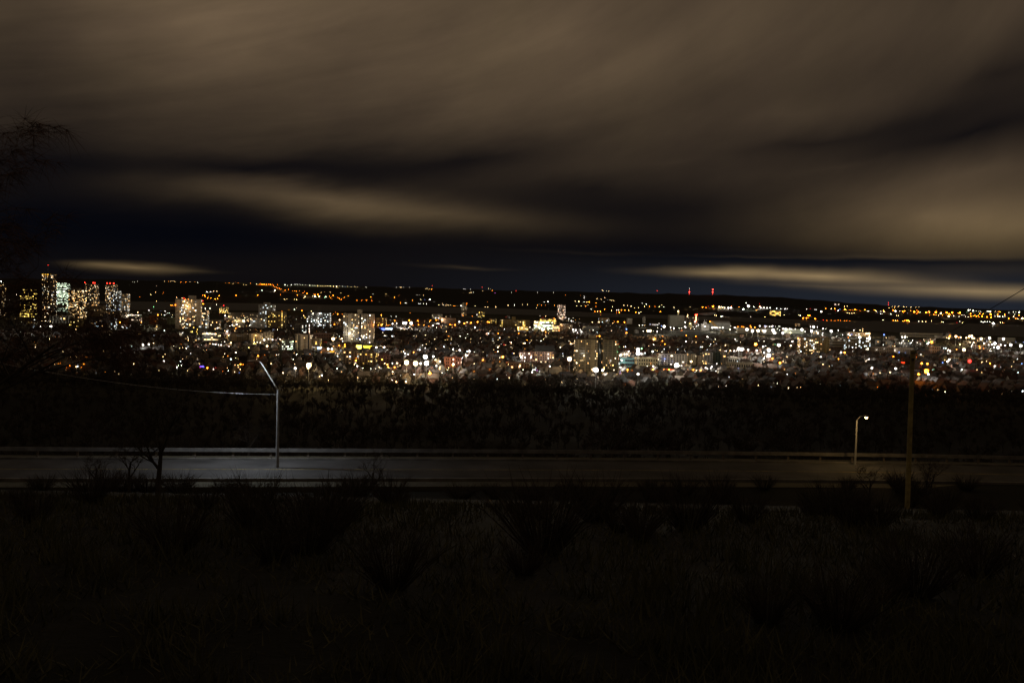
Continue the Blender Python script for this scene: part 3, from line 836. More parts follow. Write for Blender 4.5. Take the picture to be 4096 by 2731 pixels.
# ------------------------------------------------------------------ street lamps and floodlights, read off the photograph tile by tile
COLS = {'w': (1, .93, .78), 'y': (1, .66, .28), 'o': (1, .24, .012), 'r': (1, .025, .02), 'g': (.25, 1, .35), 'b': (.16, .30, 1), 'v': (.7, .12, 1)}
SAY = {'w': 'white', 'y': 'warm white', 'o': 'orange', 'r': 'red', 'g': 'green', 'b': 'blue', 'v': 'violet'}
TILES = {
0: """15 308 w 4;125 547 w 2;118 670 y 2;216 484 w 1;455 815 w 3;500 817 y 2;540 830 y 2;595 826 y 2;628 830 w 2;660 833 y 2;685 838 w 3;530 898 w 4;668 898 w 5;612 888 y 2;705 896 g 2;240 745 w 1;285 845 w 1;275 967 w 1;410 787 r 1;640 652 w 2;600 692 o 2;865 653 y 2;955 740 y 2;920 1018 w 3;990 938 y 2;1060 942 y 1;1195 1133 g 2;1250 1128 y 1;450 1103 o 2;1137 1300 o 2;1372 1298 y 2;1485 1130 y 2;1570 843 o 4;1568 888 w 2;1608 909 w 3;1697 884 w 4;1410 795 w 2;1410 862 w 2;650 1066 y 1;755 1066 y 1;795 1384 o 1;905 1354 w 1;915 1412 o 2;1000 1385 y 2;1000 1428 y 2;1098 1392 o 2;840 1445 o 1;870 1443 o 1;650 1402 o 1;770 1390 o 2;1045 1400 o 1;1070 1435 o 1;1750 1392 y 1;1690 680 w 2;1800 715 y 4;1550 670 b 2;930 1300 y 1;995 1310 w 1;860 1330 o 1""",
500: """100 314 w 1;125 315 w 1;160 315 w 1;190 316 w 1;515 308 y 1;568 311 o 2;600 311 y 1;625 309 y 1;648 312 y 1;732 321 o 2;765 326 r 1;795 322 o 2;850 319 y 1;912 316 o 1;950 324 w 2;1310 332 o 2;1362 334 o 2;1415 338 y 2;1450 325 o 1;1480 337 o 2;1545 354 y 2;1580 357 y 1;1640 333 o 2;1720 349 w 3;1740 357 o 2;1780 348 o 3;1820 349 o 3;1072 447 w 3;1120 449 w 3;1160 440 y 2;1200 441 y 2;1012 496 o 2;1040 492 o 3;1052 509 o 2;1097 509 o 2;1078 528 o 3;1126 531 o 2;1178 541 o 3;1210 538 o 3;1230 500 o 3;1453 493 o 3;1735 490 o 3;1790 431 w 3;405 371 w 1;405 454 y 1;502 458 o 1;338 484 y 2;190 512 o 1;408 570 y 1;678 520 y 2;745 530 y 1;600 622 o 2;620 622 o 2;657 620 o 3;1018 565 r 3;1020 607 o 3;1290 628 r 3;1197 615 w 2;1050 666 w 2;1113 665 w 2;375 645 g 2;315 690 w 3;430 748 o 4;468 697 b 2;523 697 w 3;550 724 w 2;577 724 w 2;520 753 w 3;480 748 y 2;613 774 w 2;625 750 y 2;65 883 w 3;218 847 o 3;195 881 w 2;413 912 y 2;518 955 w 3;790 545 o 3;830 543 o 3;818 636 y 3;825 803 o 2;1312 757 w 4;1360 772 y 2;1238 745 r 2;1548 828 y 5;1440 822 y 2;1458 840 y 2;1490 826 y 2;1405 882 w 3;1458 878 w 3;1450 927 o 3;1425 890 y 2;1366 893 w 2;1210 924 w 3;1333 963 w 4;1305 953 y 2;970 900 w 2;755 985 w 3;1070 987 w 3;1112 990 y 2;1182 993 o 2;1356 1016 y 3;965 1064 w 3;1385 1115 y 3;1360 1163 w 2;1775 960 o 3;1710 1020 y 2;238 1141 w 4;313 1132 w 4;372 1118 y 2;402 1120 y 1;425 1120 y 2;448 1120 w 1;640 1156 w 1;716 1185 y 1;1150 1131 w 3;1185 1135 w 3;1222 1139 w 2;1258 1143 w 3;1635 1100 w 2;1690 1105 w 2;1727 1108 w 2;1765 1112 w 2;1743 1286 o 3;1347 1287 o 2;1448 1313 y 1;515 1352 w 2;500 1300 y 1;1240 1328 y 1;985 1439 r 2;1080 1444 o 3;1187 1439 r 2;1310 1444 r 2;682 1436 w 2;702 1410 w 1;740 1410 w 1;1513 1394 o 3;1548 1400 o 2;1480 1408 y 1;1355 1480 w 1;1360 1522 w 1;1510 1462 y 1;1495 1506 b 1;1240 690 y 2;1260 692 y 2;1285 694 y 2;1310 696 y 2;1335 698 y 2;1050 690 y 2;1085 695 y 2;10 750 w 2;45 752 w 2;75 752 w 2;105 752 w 2;135 753 w 2;175 752 w 2""",
1000: """290 352 o 2;360 353 o 2;460 358 w 3;495 368 w 2;540 357 w 3;590 352 w 2;620 352 w 2;655 353 w 2;690 355 w 2;720 360 w 2;780 364 w 3;820 365 w 2;850 367 w 2;885 365 y 3;920 368 y 2;950 370 y 2;985 370 y 2;1015 371 y 2;1050 373 y 3;1090 375 y 3;1130 376 y 4;1170 376 y 2;1215 377 w 2;1245 380 b 2;1275 378 y 2;1325 380 y 1;1372 378 y 1;1405 380 y 1;1513 383 w 1;130 350 o 2;165 352 o 3;190 348 o 2;215 353 o 3;245 350 o 2;265 352 o 3;305 365 o 2;325 378 o 2;345 388 o 2;365 398 o 2;385 408 o 2;407 412 o 2;400 485 o 2;460 427 o 2;505 417 o 2;435 450 o 1;558 435 o 2;585 435 o 2;610 437 o 2;642 440 o 2;708 440 o 2;695 462 o 2;745 470 o 3;620 490 o 3;665 472 o 1;720 512 y 3;700 525 y 2;848 484 o 3;887 482 o 3;850 508 w 4;905 508 y 4;820 508 w 2;978 520 g 3;993 511 w 3;1040 507 o 2;1087 495 o 3;1150 525 o 2;1170 540 o 2;1195 548 o 2;1050 527 o 2;1070 543 o 1;1230 523 o 2;1282 501 o 2;1395 559 o 2;1462 559 o 2;1525 562 o 2;1590 565 o 2;1578 516 o 3;1775 478 y 2;1607 476 w 1;325 427 w 4;450 545 y 1;475 544 y 1;580 545 y 2;608 548 y 2;930 453 y 2;975 453 y 1;1050 453 y 1;1188 459 y 1;420 702 o 2;508 687 o 3;580 677 w 2;608 658 w 1;680 695 o 2;770 715 o 3;803 698 y 1;533 768 w 3;703 758 y 3;1115 715 o 2;1145 738 o 4;1090 740 o 2;1203 740 o 2;1170 815 y 4;1105 875 o 3;1160 880 o 2;1195 880 o 2;1615 882 o 3;1645 884 o 3;905 730 w 2;872 822 w 2;313 935 b 2;360 942 w 2;142 960 o 3;186 1075 w 4;295 1074 w 3;240 1064 w 2;225 1155 y 4;395 1065 y 3;1088 1063 y 5;1197 1058 y 4;1300 990 w 3;1440 1072 w 3;1490 1021 w 2;1425 1058 b 2;1165 1150 o 3;1240 1160 o 3;1240 1135 o 3;930 1178 w 3;1024 1194 w 4;1070 1194 w 4;935 1238 o 2;195 1273 o 1;350 1274 w 1;615 1263 w 1;570 1330 w 1;768 1407 y 5;765 1448 y 3;593 1445 w 4;1405 1420 w 3;1690 1435 y 2;1390 1345 o 3;1388 1316 o 2;1145 1287 w 2;435 1508 y 2;280 1391 y 2;525 1412 y 2;1008 1387 w 1;1365 1400 y 1;1475 1443 w 1;1580 1453 w 1;970 1108 r 1;997 1104 r 1""",
1500: """330 388 y 2;345 390 y 1;280 389 w 1;375 389 w 1;448 389 w 1;665 414 y 2;680 405 y 1;712 414 y 2;740 415 o 3;1160 408 w 2;1188 411 w 1;1248 412 w 1;1240 458 y 2;1262 456 y 2;1290 455 w 2;1480 410 y 1;1505 412 y 1;1533 429 o 2;1410 436 y 1;1570 465 v 2;255 518 o 3;308 495 o 1;493 559 o 2;600 548 y 2;650 547 b 1;715 551 w 4;550 490 w 1;575 490 w 1;630 490 y 1;336 594 o 2;395 594 w 1;405 594 w 2;572 603 w 1;598 602 w 1;630 605 w 2;672 605 w 1;835 620 y 1;893 624 w 2;925 620 y 1;955 618 y 1;990 620 y 2;1035 629 o 2;885 596 y 1;1123 629 w 2;1202 600 o 2;1440 643 y 1;1470 646 y 1;1580 650 y 2;1740 622 y 1;1820 623 w 1;1467 579 o 1;1310 633 y 1;1778 455 w 1;83 752 o 4;210 767 w 2;275 767 w 2;283 802 w 2;463 725 o 2;260 825 o 3;447 820 o 4;400 855 w 5;378 855 w 5;473 857 w 5;230 866 w 4;285 858 w 3;560 826 o 3;350 880 o 2;500 885 o 2;570 878 o 3;515 873 y 2;640 883 o 3;687 878 o 3;700 895 o 2;720 900 r 2;730 819 o 3;790 791 w 3;830 792 w 3;800 820 o 3;823 818 o 2;878 813 w 3;710 842 y 2;810 862 w 2;833 866 w 3;758 888 w 4;803 913 w 2;835 898 r 2;880 898 r 1;980 878 o 3;1003 880 o 2;1047 880 o 4;1103 840 w 4;1100 874 o 2;1167 860 o 4;1205 843 y 3;1255 852 o 4;1340 842 o 4;1410 840 o 3;1475 840 o 4;1495 845 o 3;1133 768 b 2;1153 760 o 3;1272 766 o 2;1330 744 w 3;1710 776 r 3;1306 911 w 4;1395 792 w 1;910 900 y 1;930 900 y 1;960 903 y 1;990 905 y 1;440 917 w 2;15 884 o 3;45 882 o 3;85 880 o 4;150 882 o 2;175 884 o 2;195 882 o 2;328 957 w 1;660 1012 y 2;710 986 r 2;725 985 b 1;750 988 w 1;965 1028 o 2;1025 1022 o 2;1178 980 w 2;1210 995 w 2;1483 989 w 3;1612 993 o 3;1480 1020 o 1;1565 1050 y 1;1633 1052 o 2;525 1064 o 1;780 1065 y 2;917 1075 y 1;138 1025 w 1;1390 1104 w 2;1762 1105 w 2;1782 1105 w 2;1685 1140 r 3;18 1172 w 4;122 1170 w 4;562 1160 w 3;586 1208 w 3;656 1184 w 2;668 1133 y 1;795 1195 y 1;505 1237 o 3;393 1253 w 3;437 1267 w 3;375 1229 w 2;658 1297 w 5;762 1291 w 4;412 1370 y 5;530 1382 y 5;594 1383 w 4;673 1380 w 5;290 1380 y 3;228 1383 w 2;128 1382 y 2;790 1338 y 3;850 1360 y 3;800 1412 w 2;848 1430 y 2;173 1430 o 3;257 1434 o 3;470 1466 o 2;718 1511 o 4;82 1458 w 3;877 1509 w 1;1023 1395 w 4;1018 1404 o 4;1022 1322 o 2;1107 1209 w 4;1233 1220 w 4;1193 1279 w 4;1022 1202 w 3;955 1212 w 1;1298 1233 w 1;1575 1288 w 2;1668 1297 o 4;1408 1310 o 2;1410 1340 o 3;1298 1388 y 2;1627 1362 o 2;1582 1234 o 1;1622 1157 y 2;1743 1395 y 1;1635 1418 y 1;1293 1487 o 2;963 1440 y 1;948 1470 y 1;1470 1181 w 1;1412 1240 y 1;1545 1090 w 1;1795 1250 b 1""",
2000: """145 455 w 1;342 457 o 1;485 457 w 1;585 460 w 1;700 457 w 1;857 491 o 2;1048 495 o 1;1100 509 w 2;1100 525 w 1;1335 427 y 2;1350 438 y 1;1395 437 y 1;1420 438 y 1;1370 524 y 2;1265 538 y 1;1320 545 y 1;1400 552 b 1;1438 558 y 1;1460 562 y 1;1488 562 y 1;985 569 y 2;1030 575 y 3;1097 578 w 2;1132 582 y 2;1163 579 o 3;1255 592 o 2;1357 577 w 1;580 575 w 2;627 576 w 3;105 621 y 1;188 622 w 2;290 615 y 1;357 617 y 1;488 621 o 2;540 623 o 2;593 623 o 1;710 625 o 2;474 656 w 2;1003 634 y 2;1063 635 y 1;1118 636 o 2;1148 618 y 1;1252 640 o 1;1190 675 w 1;1240 705 o 2;1275 703 y 2;1313 703 o 3;1367 676 o 2;1313 747 o 1;1616 624 y 2;1665 628 w 1;1717 635 w 1;1523 686 w 2;1547 686 w 1;1590 686 o 2;1631 688 o 2;1561 716 o 3;1520 716 o 1;1680 690 o 1;1775 716 o 2;1815 722 w 2;1760 658 y 1;1810 657 y 1;1470 645 y 1;1460 695 y 1;518 764 w 2;597 768 y 2;548 784 r 2;565 784 r 2;708 795 o 3;728 800 w 2;780 792 y 2;820 786 y 2;860 782 w 2;898 801 w 3;933 828 w 4;965 830 w 2;895 827 w 1;985 812 o 2;958 795 w 1;1040 799 y 1;1205 845 y 3;1290 843 y 3;1303 845 y 2;1497 835 o 2;1540 840 o 4;1625 845 o 4;1480 858 y 2;1820 885 y 2;460 840 y 4;492 852 y 2;516 875 y 2;540 865 w 2;690 880 y 2;795 872 y 2;245 953 w 3;245 990 o 3;555 943 y 5;577 940 y 4;595 974 o 3;708 963 y 2;770 957 o 2;240 915 y 3;290 918 y 3;352 935 y 3;330 930 y 2;800 993 o 1;952 942 w 4;990 947 w 4;1050 948 w 3;1065 970 w 4;1014 980 w 2;1120 897 w 2;1218 948 w 2;1187 985 w 1;1313 904 o 1;1450 957 o 1;1653 934 b 4;1653 895 w 1;1658 984 o 3;1640 985 o 2;1268 1029 o 3;1300 1025 o 4;1420 1032 y 1;358 1076 o 2;572 1063 y 2;392 1108 y 1;738 1097 y 1;765 1076 w 1;325 1193 o 2;36 1297 o 4;457 1190 w 1;558 1180 w 1;757 1190 y 1;925 1129 y 3;945 1129 y 3;908 1325 y 5;256 1421 y 3;650 1422 w 3;630 1268 w 2;630 1320 w 2;275 1305 w 3;325 1308 w 3;402 1310 w 3;320 1357 w 1;420 1498 w 3;457 1468 w 2;485 1475 v 2;430 1467 w 2;302 1468 w 1;750 1465 o 3;1253 1466 w 5;1208 1463 y 3;1340 1470 w 4;1358 1458 y 2;1565 1165 g 2;1555 1125 r 1;1532 1235 g 2;1570 1275 w 4;1583 1268 y 4;1625 1265 w 3;1660 1262 w 2;1680 1224 w 3;1803 1202 w 4;1802 1250 w 5;1770 1205 o 3;1590 1343 w 3;1572 1436 w 3;1568 1488 b 1;1568 1512 v 2;1665 1467 o 3;1665 1490 o 2;1725 1470 o 1;1803 1520 w 4""",
2500: """32 628 y 1;82 636 y 1;255 638 y 1;277 606 w 2;277 615 w 1;225 593 w 1;322 639 o 2;390 640 o 1;445 643 y 2;480 620 y 1;508 643 w 2;0 688 y 1;50 690 y 1;140 715 o 2;185 726 y 1;210 708 y 1;462 705 o 2;640 650 y 1;850 647 y 1;1015 647 o 3;1060 655 o 2;1090 637 r 1;1150 636 o 4;1230 645 y 4;1255 645 y 3;1275 650 y 3;1300 655 w 3;1350 657 w 4;1387 645 o 3;1385 655 w 4;1492 646 o 2;1545 674 w 4;1580 595 w 3;1612 634 w 5;1683 643 w 2;1757 602 r 2;1757 640 o 3;1775 655 w 3;1815 655 w 3;1720 686 o 2;1258 770 w 3;1278 769 w 2;1170 750 y 1;1197 758 y 1;1645 772 w 1;230 880 w 3;260 885 y 2;185 885 w 2;357 877 w 2;380 877 w 2;403 877 w 2;428 877 w 2;475 895 b 3;512 900 w 5;445 860 w 2;427 915 w 2;595 913 w 3;637 922 w 4;475 930 w 2;300 957 y 5;330 957 y 5;240 960 w 2;370 962 w 1;420 963 w 3;635 768 w 2;750 773 w 3;740 802 w 3;705 768 w 2;637 835 w 4;705 835 w 4;705 852 w 3;787 845 w 4;783 903 w 4;793 915 w 3;820 752 y 2;830 793 y 2;890 793 y 2;812 770 y 2;852 865 y 4;912 838 w 4;925 790 y 2;1036 820 w 2;1068 820 w 2;935 895 w 3;890 905 w 2;960 880 w 3;985 900 w 2;1005 885 w 2;860 925 y 2;905 930 w 2;1045 875 w 3;1040 900 w 4;1110 838 o 4;1130 865 o 3;1085 920 o 2;1140 915 w 4;1165 910 w 4;1185 915 w 4;1210 917 w 3;1240 915 w 3;1278 917 w 4;1312 867 w 4;1373 937 y 4;1383 893 w 2;1432 913 w 4;1475 903 o 3;1525 903 o 3;1550 905 o 3;1497 933 w 3;1467 947 w 2;1593 940 w 5;1637 890 o 3;1647 912 o 3;1695 912 o 3;1665 958 w 5;1740 957 y 5;1762 893 w 3;1822 893 w 3;708 920 w 2;740 922 w 2;605 945 y 1;740 952 o 2;1450 975 w 1;1535 958 w 1;370 1068 y 3;387 1062 o 4;490 1027 o 2;488 1090 o 3;520 1130 o 3;800 1017 o 3;925 1027 o 3;1077 1035 w 4;970 1070 y 2;1018 1110 y 1;795 1096 w 3;1437 1067 w 3;1400 1055 y 1;1505 1103 w 1;1103 1155 w 1;1248 1165 y 3;1310 1147 y 3;1240 1205 y 2;1297 1222 w 2;1320 1222 w 2;1375 1218 y 3;1425 1220 w 3;1452 1222 w 2;1388 1177 w 1;1487 1193 w 5;1525 1197 w 5;1550 1203 w 2;1607 1205 w 4;1722 1213 w 4;1748 1087 w 1;45 1224 w 3;170 1203 w 5;172 1250 w 5;137 1206 o 3;217 1188 g 4;208 1253 w 3;362 1227 w 4;375 1142 w 3;480 1234 w 2;502 1262 y 3;420 1218 y 1;520 1325 b 3;620 1357 b 2;600 1395 w 2;515 1355 w 1;337 1385 o 2;368 1422 w 3;290 1420 w 1;363 1464 o 3;675 1405 w 5;655 1418 w 4;710 1415 w 2;738 1417 w 2;510 1463 o 3;573 1465 o 3;865 1357 y 4;855 1362 y 3;820 1463 o 1;890 1468 o 3;932 1475 y 2;988 1474 o 3;1052 1443 w 3;1075 1455 w 2;1118 1447 w 2;1132 1430 w 3;1198 1387 w 2;1187 1485 w 1;1478 1447 b 2""",
3000: """48 643 w 3;130 643 w 3;140 655 w 3;181 656 w 3;223 657 w 3;264 658 w 3;347 663 w 3;404 668 w 2;458 670 w 3;485 671 w 1;740 672 w 1;790 670 r 1;850 678 w 1;868 678 w 1;987 667 o 2;930 704 w 4;1063 672 y 3;1105 668 o 3;1175 677 b 2;1115 693 r 2;1150 692 w 3;1240 675 o 4;1265 685 o 2;1300 685 o 1;1318 688 o 1;1345 688 o 1;1372 680 o 3;1395 685 o 1;1437 690 o 1;1500 684 o 3;1530 700 w 2;1550 700 w 2;1627 685 o 3;1645 698 y 3;1662 718 b 1;1710 703 w 2;1743 690 o 3;1750 707 y 3;1705 735 w 1;1722 735 w 1;1232 637 y 2;1272 637 y 1;1270 725 y 1;1300 728 y 1;1330 728 y 1;1360 725 y 1;640 748 y 1;656 758 w 2;760 755 o 3;778 756 o 3;690 790 o 3;738 791 o 3;767 785 o 1;848 801 o 3;956 817 r 2;1005 820 o 1;1060 822 o 1;1110 824 o 1;1150 820 o 1;1180 822 o 1;1235 826 o 1;1265 826 o 1;1305 827 o 1;445 752 y 1;195 777 y 1;1735 815 y 2;128 893 w 4;197 893 b 4;255 903 w 3;295 893 w 4;280 903 w 3;333 898 w 2;370 897 w 2;388 898 w 2;15 910 o 3;62 912 o 3;105 957 y 5;190 962 w 5;165 955 y 4;310 965 w 5;300 945 w 5;325 985 w 5;430 985 w 5;437 930 w 4;470 930 w 4;520 930 w 4;540 935 w 3;355 935 w 3;387 945 w 2;240 943 o 3;213 940 o 2;590 933 w 3;528 983 y 4;495 950 y 3;678 941 w 5;718 968 w 3;833 905 w 5;805 960 w 5;787 905 w 3;880 908 w 3;955 928 w 4;990 930 w 2;887 985 w 4;947 987 w 3;945 1015 w 3;1060 962 w 5;1152 950 w 3;978 1050 y 4;1183 1012 g 1;1210 1010 w 2;1130 1030 w 1;1280 1005 w 3;1305 1018 w 3;1328 1005 b 3;1355 950 w 3;1353 977 w 2;1437 948 y 3;1475 930 y 2;1473 957 y 2;1383 1010 w 2;1405 983 y 2;1420 1000 w 3;1440 985 y 2;1497 985 y 3;1520 995 y 3;1545 990 y 3;1565 993 y 3;1435 1043 w 5;1525 1053 w 4;1560 1055 w 5;1285 1045 o 2;1780 1048 w 1;1650 1082 w 2;1740 1142 w 2;627 1055 o 3;554 1093 w 4;532 1150 y 4;375 1143 w 5;328 1133 g 3;170 1163 w 4;90 1213 w 4;73 1131 o 5;205 1157 w 2;182 1243 w 3;245 1208 w 5;245 1280 w 5;190 1293 w 2;178 1320 w 3;218 1303 w 2;115 1087 w 2;183 1090 w 2;265 1133 w 1;290 1320 o 3;405 1322 r 3;392 1375 o 4;430 1358 y 2;480 1303 y 3;560 1333 w 1;925 1300 w 3;1187 1239 w 4;1235 1240 o 4;1153 1326 o 3;1395 1257 w 1;1537 1188 y 4;1590 1264 o 3;1552 1328 w 3;1550 1288 b 2;1590 1442 w 4;1340 1357 y 1;1405 1383 y 1;950 1395 y 2;1010 1415 y 1;1035 1420 y 1;1285 1470 o 3;1290 1500 o 2;1700 1512 y 3;1605 1520 o 2;1675 1335 w 1;1748 1283 w 2;1655 1205 w 1;365 1508 w 2;690 1380 w 1;485 1522 w 2""",
3536: """90 738 w 2;120 690 o 3;135 658 o 2;107 640 y 1;143 640 y 1;188 640 y 2;262 643 y 2;297 645 y 1;352 648 y 2;415 650 y 2;457 651 y 1;66 662 y 2;150 698 w 4;205 700 w 2;245 703 o 3;270 697 o 3;305 727 b 1;345 696 o 2;396 709 o 4;430 690 o 2;447 708 o 3;470 715 w 2;430 732 o 2;552 715 o 4;593 718 o 3;583 700 y 2;675 713 o 4;648 745 o 2;680 750 o 2;745 725 y 4;765 752 o 2;710 757 w 2;818 718 o 4;850 735 o 3;845 765 y 4;862 750 o 2;892 717 o 4;912 768 w 1;910 757 w 1;970 725 o 3;990 720 o 4;980 770 w 1;1015 750 w 1;1045 745 w 1;1073 712 g 1;1105 685 w 4;1125 685 w 3;1165 695 w 4;1130 732 o 3;1132 765 o 3;1097 775 w 1;1065 770 w 2;1170 765 o 2;1185 755 o 2;1210 768 o 3;1240 775 o 2;1250 733 o 3;1295 737 o 3;1280 770 o 3;1230 757 o 2;1205 700 w 1;1235 700 w 1;1262 702 w 1;1350 702 w 3;1370 703 w 3;1390 703 w 3;1395 738 o 4;1397 783 o 3;1343 775 o 3;1450 768 w 2;1485 768 w 3;1510 768 w 3;1548 772 w 3;1580 768 w 2;1485 742 o 3;1575 742 o 3;1455 705 y 1;1490 710 o 2;1515 710 o 3;1630 715 w 1;1690 712 w 1;1725 713 w 1;1765 712 w 4;1762 752 o 3;1690 770 y 3;1710 742 w 1;1628 797 o 3;1720 800 o 2;1748 800 y 2;1808 793 y 4;800 700 o 1;690 695 o 1;600 755 o 1;162 757 y 1;187 758 y 1;120 823 o 2;150 823 y 2;175 825 o 2;245 828 o 2;270 825 o 2;295 820 o 3;313 820 o 3;330 832 y 2;453 834 w 2;500 836 y 2;545 837 y 2;620 828 y 1;757 840 y 2;775 843 w 1;953 848 r 1;990 835 w 1;1025 852 y 1;1270 838 w 2;1295 845 w 2;1315 838 w 2;1350 838 w 2;1380 838 w 2;1410 858 w 2;1428 858 w 4;1440 865 w 2;1520 850 y 2;1545 852 y 2;1565 853 o 1;0 1008 b 4;28 1048 y 1;236 1037 w 4;275 1030 w 3;272 1045 w 4;302 1042 w 2;250 1088 w 3;355 1112 w 3;320 1090 y 2;373 1082 w 2;473 1083 r 2;225 1115 w 3;205 1118 w 2;138 1105 y 1;280 1122 o 2;136 1130 o 1;582 1108 w 4;568 1125 w 4;552 1100 g 2;623 1105 o 5;847 1005 y 3;860 1027 o 4;845 1052 y 4;815 1048 y 2;940 1030 y 5;1000 1043 y 4;970 1045 o 3;968 1065 b 2;1075 1048 y 4;1115 1030 y 5;1145 1025 y 5;1150 1052 y 4;1175 1052 y 4;1105 1045 o 3;1340 1083 b 2;1270 1062 y 5;1378 1053 w 5;1560 1063 w 5;1675 1068 w 2;1697 1065 w 3;1722 1100 b 2;1308 1120 w 4;1450 1120 w 5;1390 1103 y 2;1365 1140 w 3;1410 1135 w 4;1525 1140 w 4;1578 1148 w 4;1435 1170 w 4;1490 1173 w 5;1655 1140 w 5;1785 1152 w 5;1820 1105 b 3;1242 1157 o 3;1248 1185 o 3;1300 1188 o 2;1168 1112 w 3;1150 1140 w 3;1140 1165 w 3;1385 1195 w 1;1393 1222 w 2;1045 1203 y 5;945 1203 o 3;835 1205 w 3;862 1220 w 4;828 1225 w 3;990 1135 y 3;850 1333 w 4;826 1357 w 4;762 1375 b 3;955 1393 o 3;1118 1352 r 5;1100 1368 o 3;1382 1383 o 3;1442 1418 w 3;1275 1367 y 2;1305 1362 y 2;1335 1357 y 2;1692 1365 y 2;1735 1358 y 1;1795 1387 b 3;1012 1467 w 3;1440 1490 w 1;1270 1510 y 2;1310 1490 w 1;120 1295 o 3;195 1240 b 3;277 1245 b 2;140 1212 w 2;480 1267 w 2;490 1382 o 4;470 1385 o 2;565 1387 o 4;578 1402 o 2;552 1483 o 5;575 1470 o 3;647 1462 g 2;450 1522 o 4;575 1522 w 4;392 1477 o 2;150 1449 w 4;290 1440 o 1;355 1378 y 1;1240 1515 y 1""",
}
LAMPS = []
for x0, txt in TILES.items():
    for e in txt.split(';'):
        a, b, c, k = e.split()
        LAMPS.append((x0 + float(a) * .30618, 1030 + float(b) * .30618, c, int(k)))

HEADR = {1: .30, 2: .45, 3: .75, 4: 1.15, 5: 2.1}
POLEH = {1: 4.0, 2: 7.0, 3: 9.0, 4: 14.0, 5: 22.0}
LUM = {'w': {1: 30, 2: 150, 3: 520, 4: 520, 5: 300}, 'y': {1: 26, 2: 150, 3: 520, 4: 520, 5: 300}, 'o': {1: 11, 2: 26, 3: 60, 4: 90, 5: 90},
       'r': {1: 5, 2: 7, 3: 9, 4: 12, 5: 16}, 'g': {1: 5, 2: 7, 3: 9, 4: 14, 5: 14}, 'b': {1: 6, 2: 9, 3: 12, 4: 16, 5: 16}, 'v': {1: 4, 2: 6, 3: 8, 4: 8, 5: 8}}
COUNT = {}


def where(px, py, Y):
    """an uttered place: which side of the nearest landmark, and how far along"""
    best, bd = None, 1e9
    for f in FOOT:
        cx = min(max(px, f[0]), f[1])
        cy = min(max(py, f[2]), f[3])
        d = math.hypot(px - cx, (py - cy) * 1.6)
        if d < bd:
            bd, best = d, f
    f = best
    if f[0] <= px <= f[1]:
        rel = 'in front of' if py > f[3] - 4 else ('above' if py < f[2] else 'on the face of')
        if rel == 'on the face of' and Y > f[4] + 2:
            rel = 'behind'
    else:
        rel = 'left of' if px < f[0] else 'right of'
    return rel + ' ' + f[5]


ORD = ['nearest', 'second', 'third', 'fourth', 'fifth', 'sixth', 'seventh', 'eighth', 'ninth', 'tenth', 'eleventh', 'twelfth', 'thirteenth',
       'fourteenth', 'fifteenth', 'sixteenth', 'seventeenth', 'eighteenth', 'nineteenth', 'twentieth']


def unique(kind, place):
    k = COUNT.get((kind, place), 0)
    COUNT[(kind, place)] = k + 1
    n = ORD[k] if k < len(ORD) else str(k + 1) + 'th'
    txt = f'{n} {kind} {place}'
    if len(txt.split()) > 16:
        txt = txt.replace('lit windows', 'lights').replace('one lit window', 'one light')
    return txt if len(txt.split()) <= 16 else txt.replace(' gabled', '').replace(' dark brick', ' brick').replace('right yellow', 'yellow').replace(' lit sign', ' sign')


def lamp_mesh(k, hh, r, wall_=False):
    """post with its lamp: slot 0 metal, slot 1 light"""
    b = MB()
    if not wall_:
        b.tube([(0, 0, 0), (0, 0, hh)], [.16 + .01 * hh, .09], 5, 0)
    if k <= 3:
        b.tube([(0, 0.0, hh), (0, -.9, hh + .35)], .06, 4, 0)
        b.box(-r * .6, r * .6, -.9 - r, -.9 + r * .4, hh + .30 + r * .55, hh + .36 + r * .75, 0)
        b.ball((0, -.9 - r * .3, hh + .30), r, r, r * .6, 6, 3, 1)
    elif k == 4:
        b.box(-r, r, -.2, .2, hh, hh + .2, 0)
        for a in range(4):
            x = (a - 1.5) * r * .52
            b.ball((x, -.35, hh - r * .05), r * .40, r * .4, r * .55, 6, 3, 1)
        b.ball((0, -.35, hh + r * .62), r * .4, r * .4, r * .4, 6, 3, 1)
        b.ball((0, -.35, hh - r * .7), r * .4, r * .4, r * .4, 6, 3, 1)
    else:
        b.box(-r, r, -.1, .25, hh - r * .9, hh + r * .9, 0)
        for ix in range(4):
            for iz in range(4):
                if (ix in (0, 3)) and (iz in (0, 3)):
                    continue
                b.ball(((ix - 1.5) * r * .5, -.4, hh + (iz - 1.5) * r * .5), r * .27, r * .3, r * .27, 6, 3, 1)
    return b


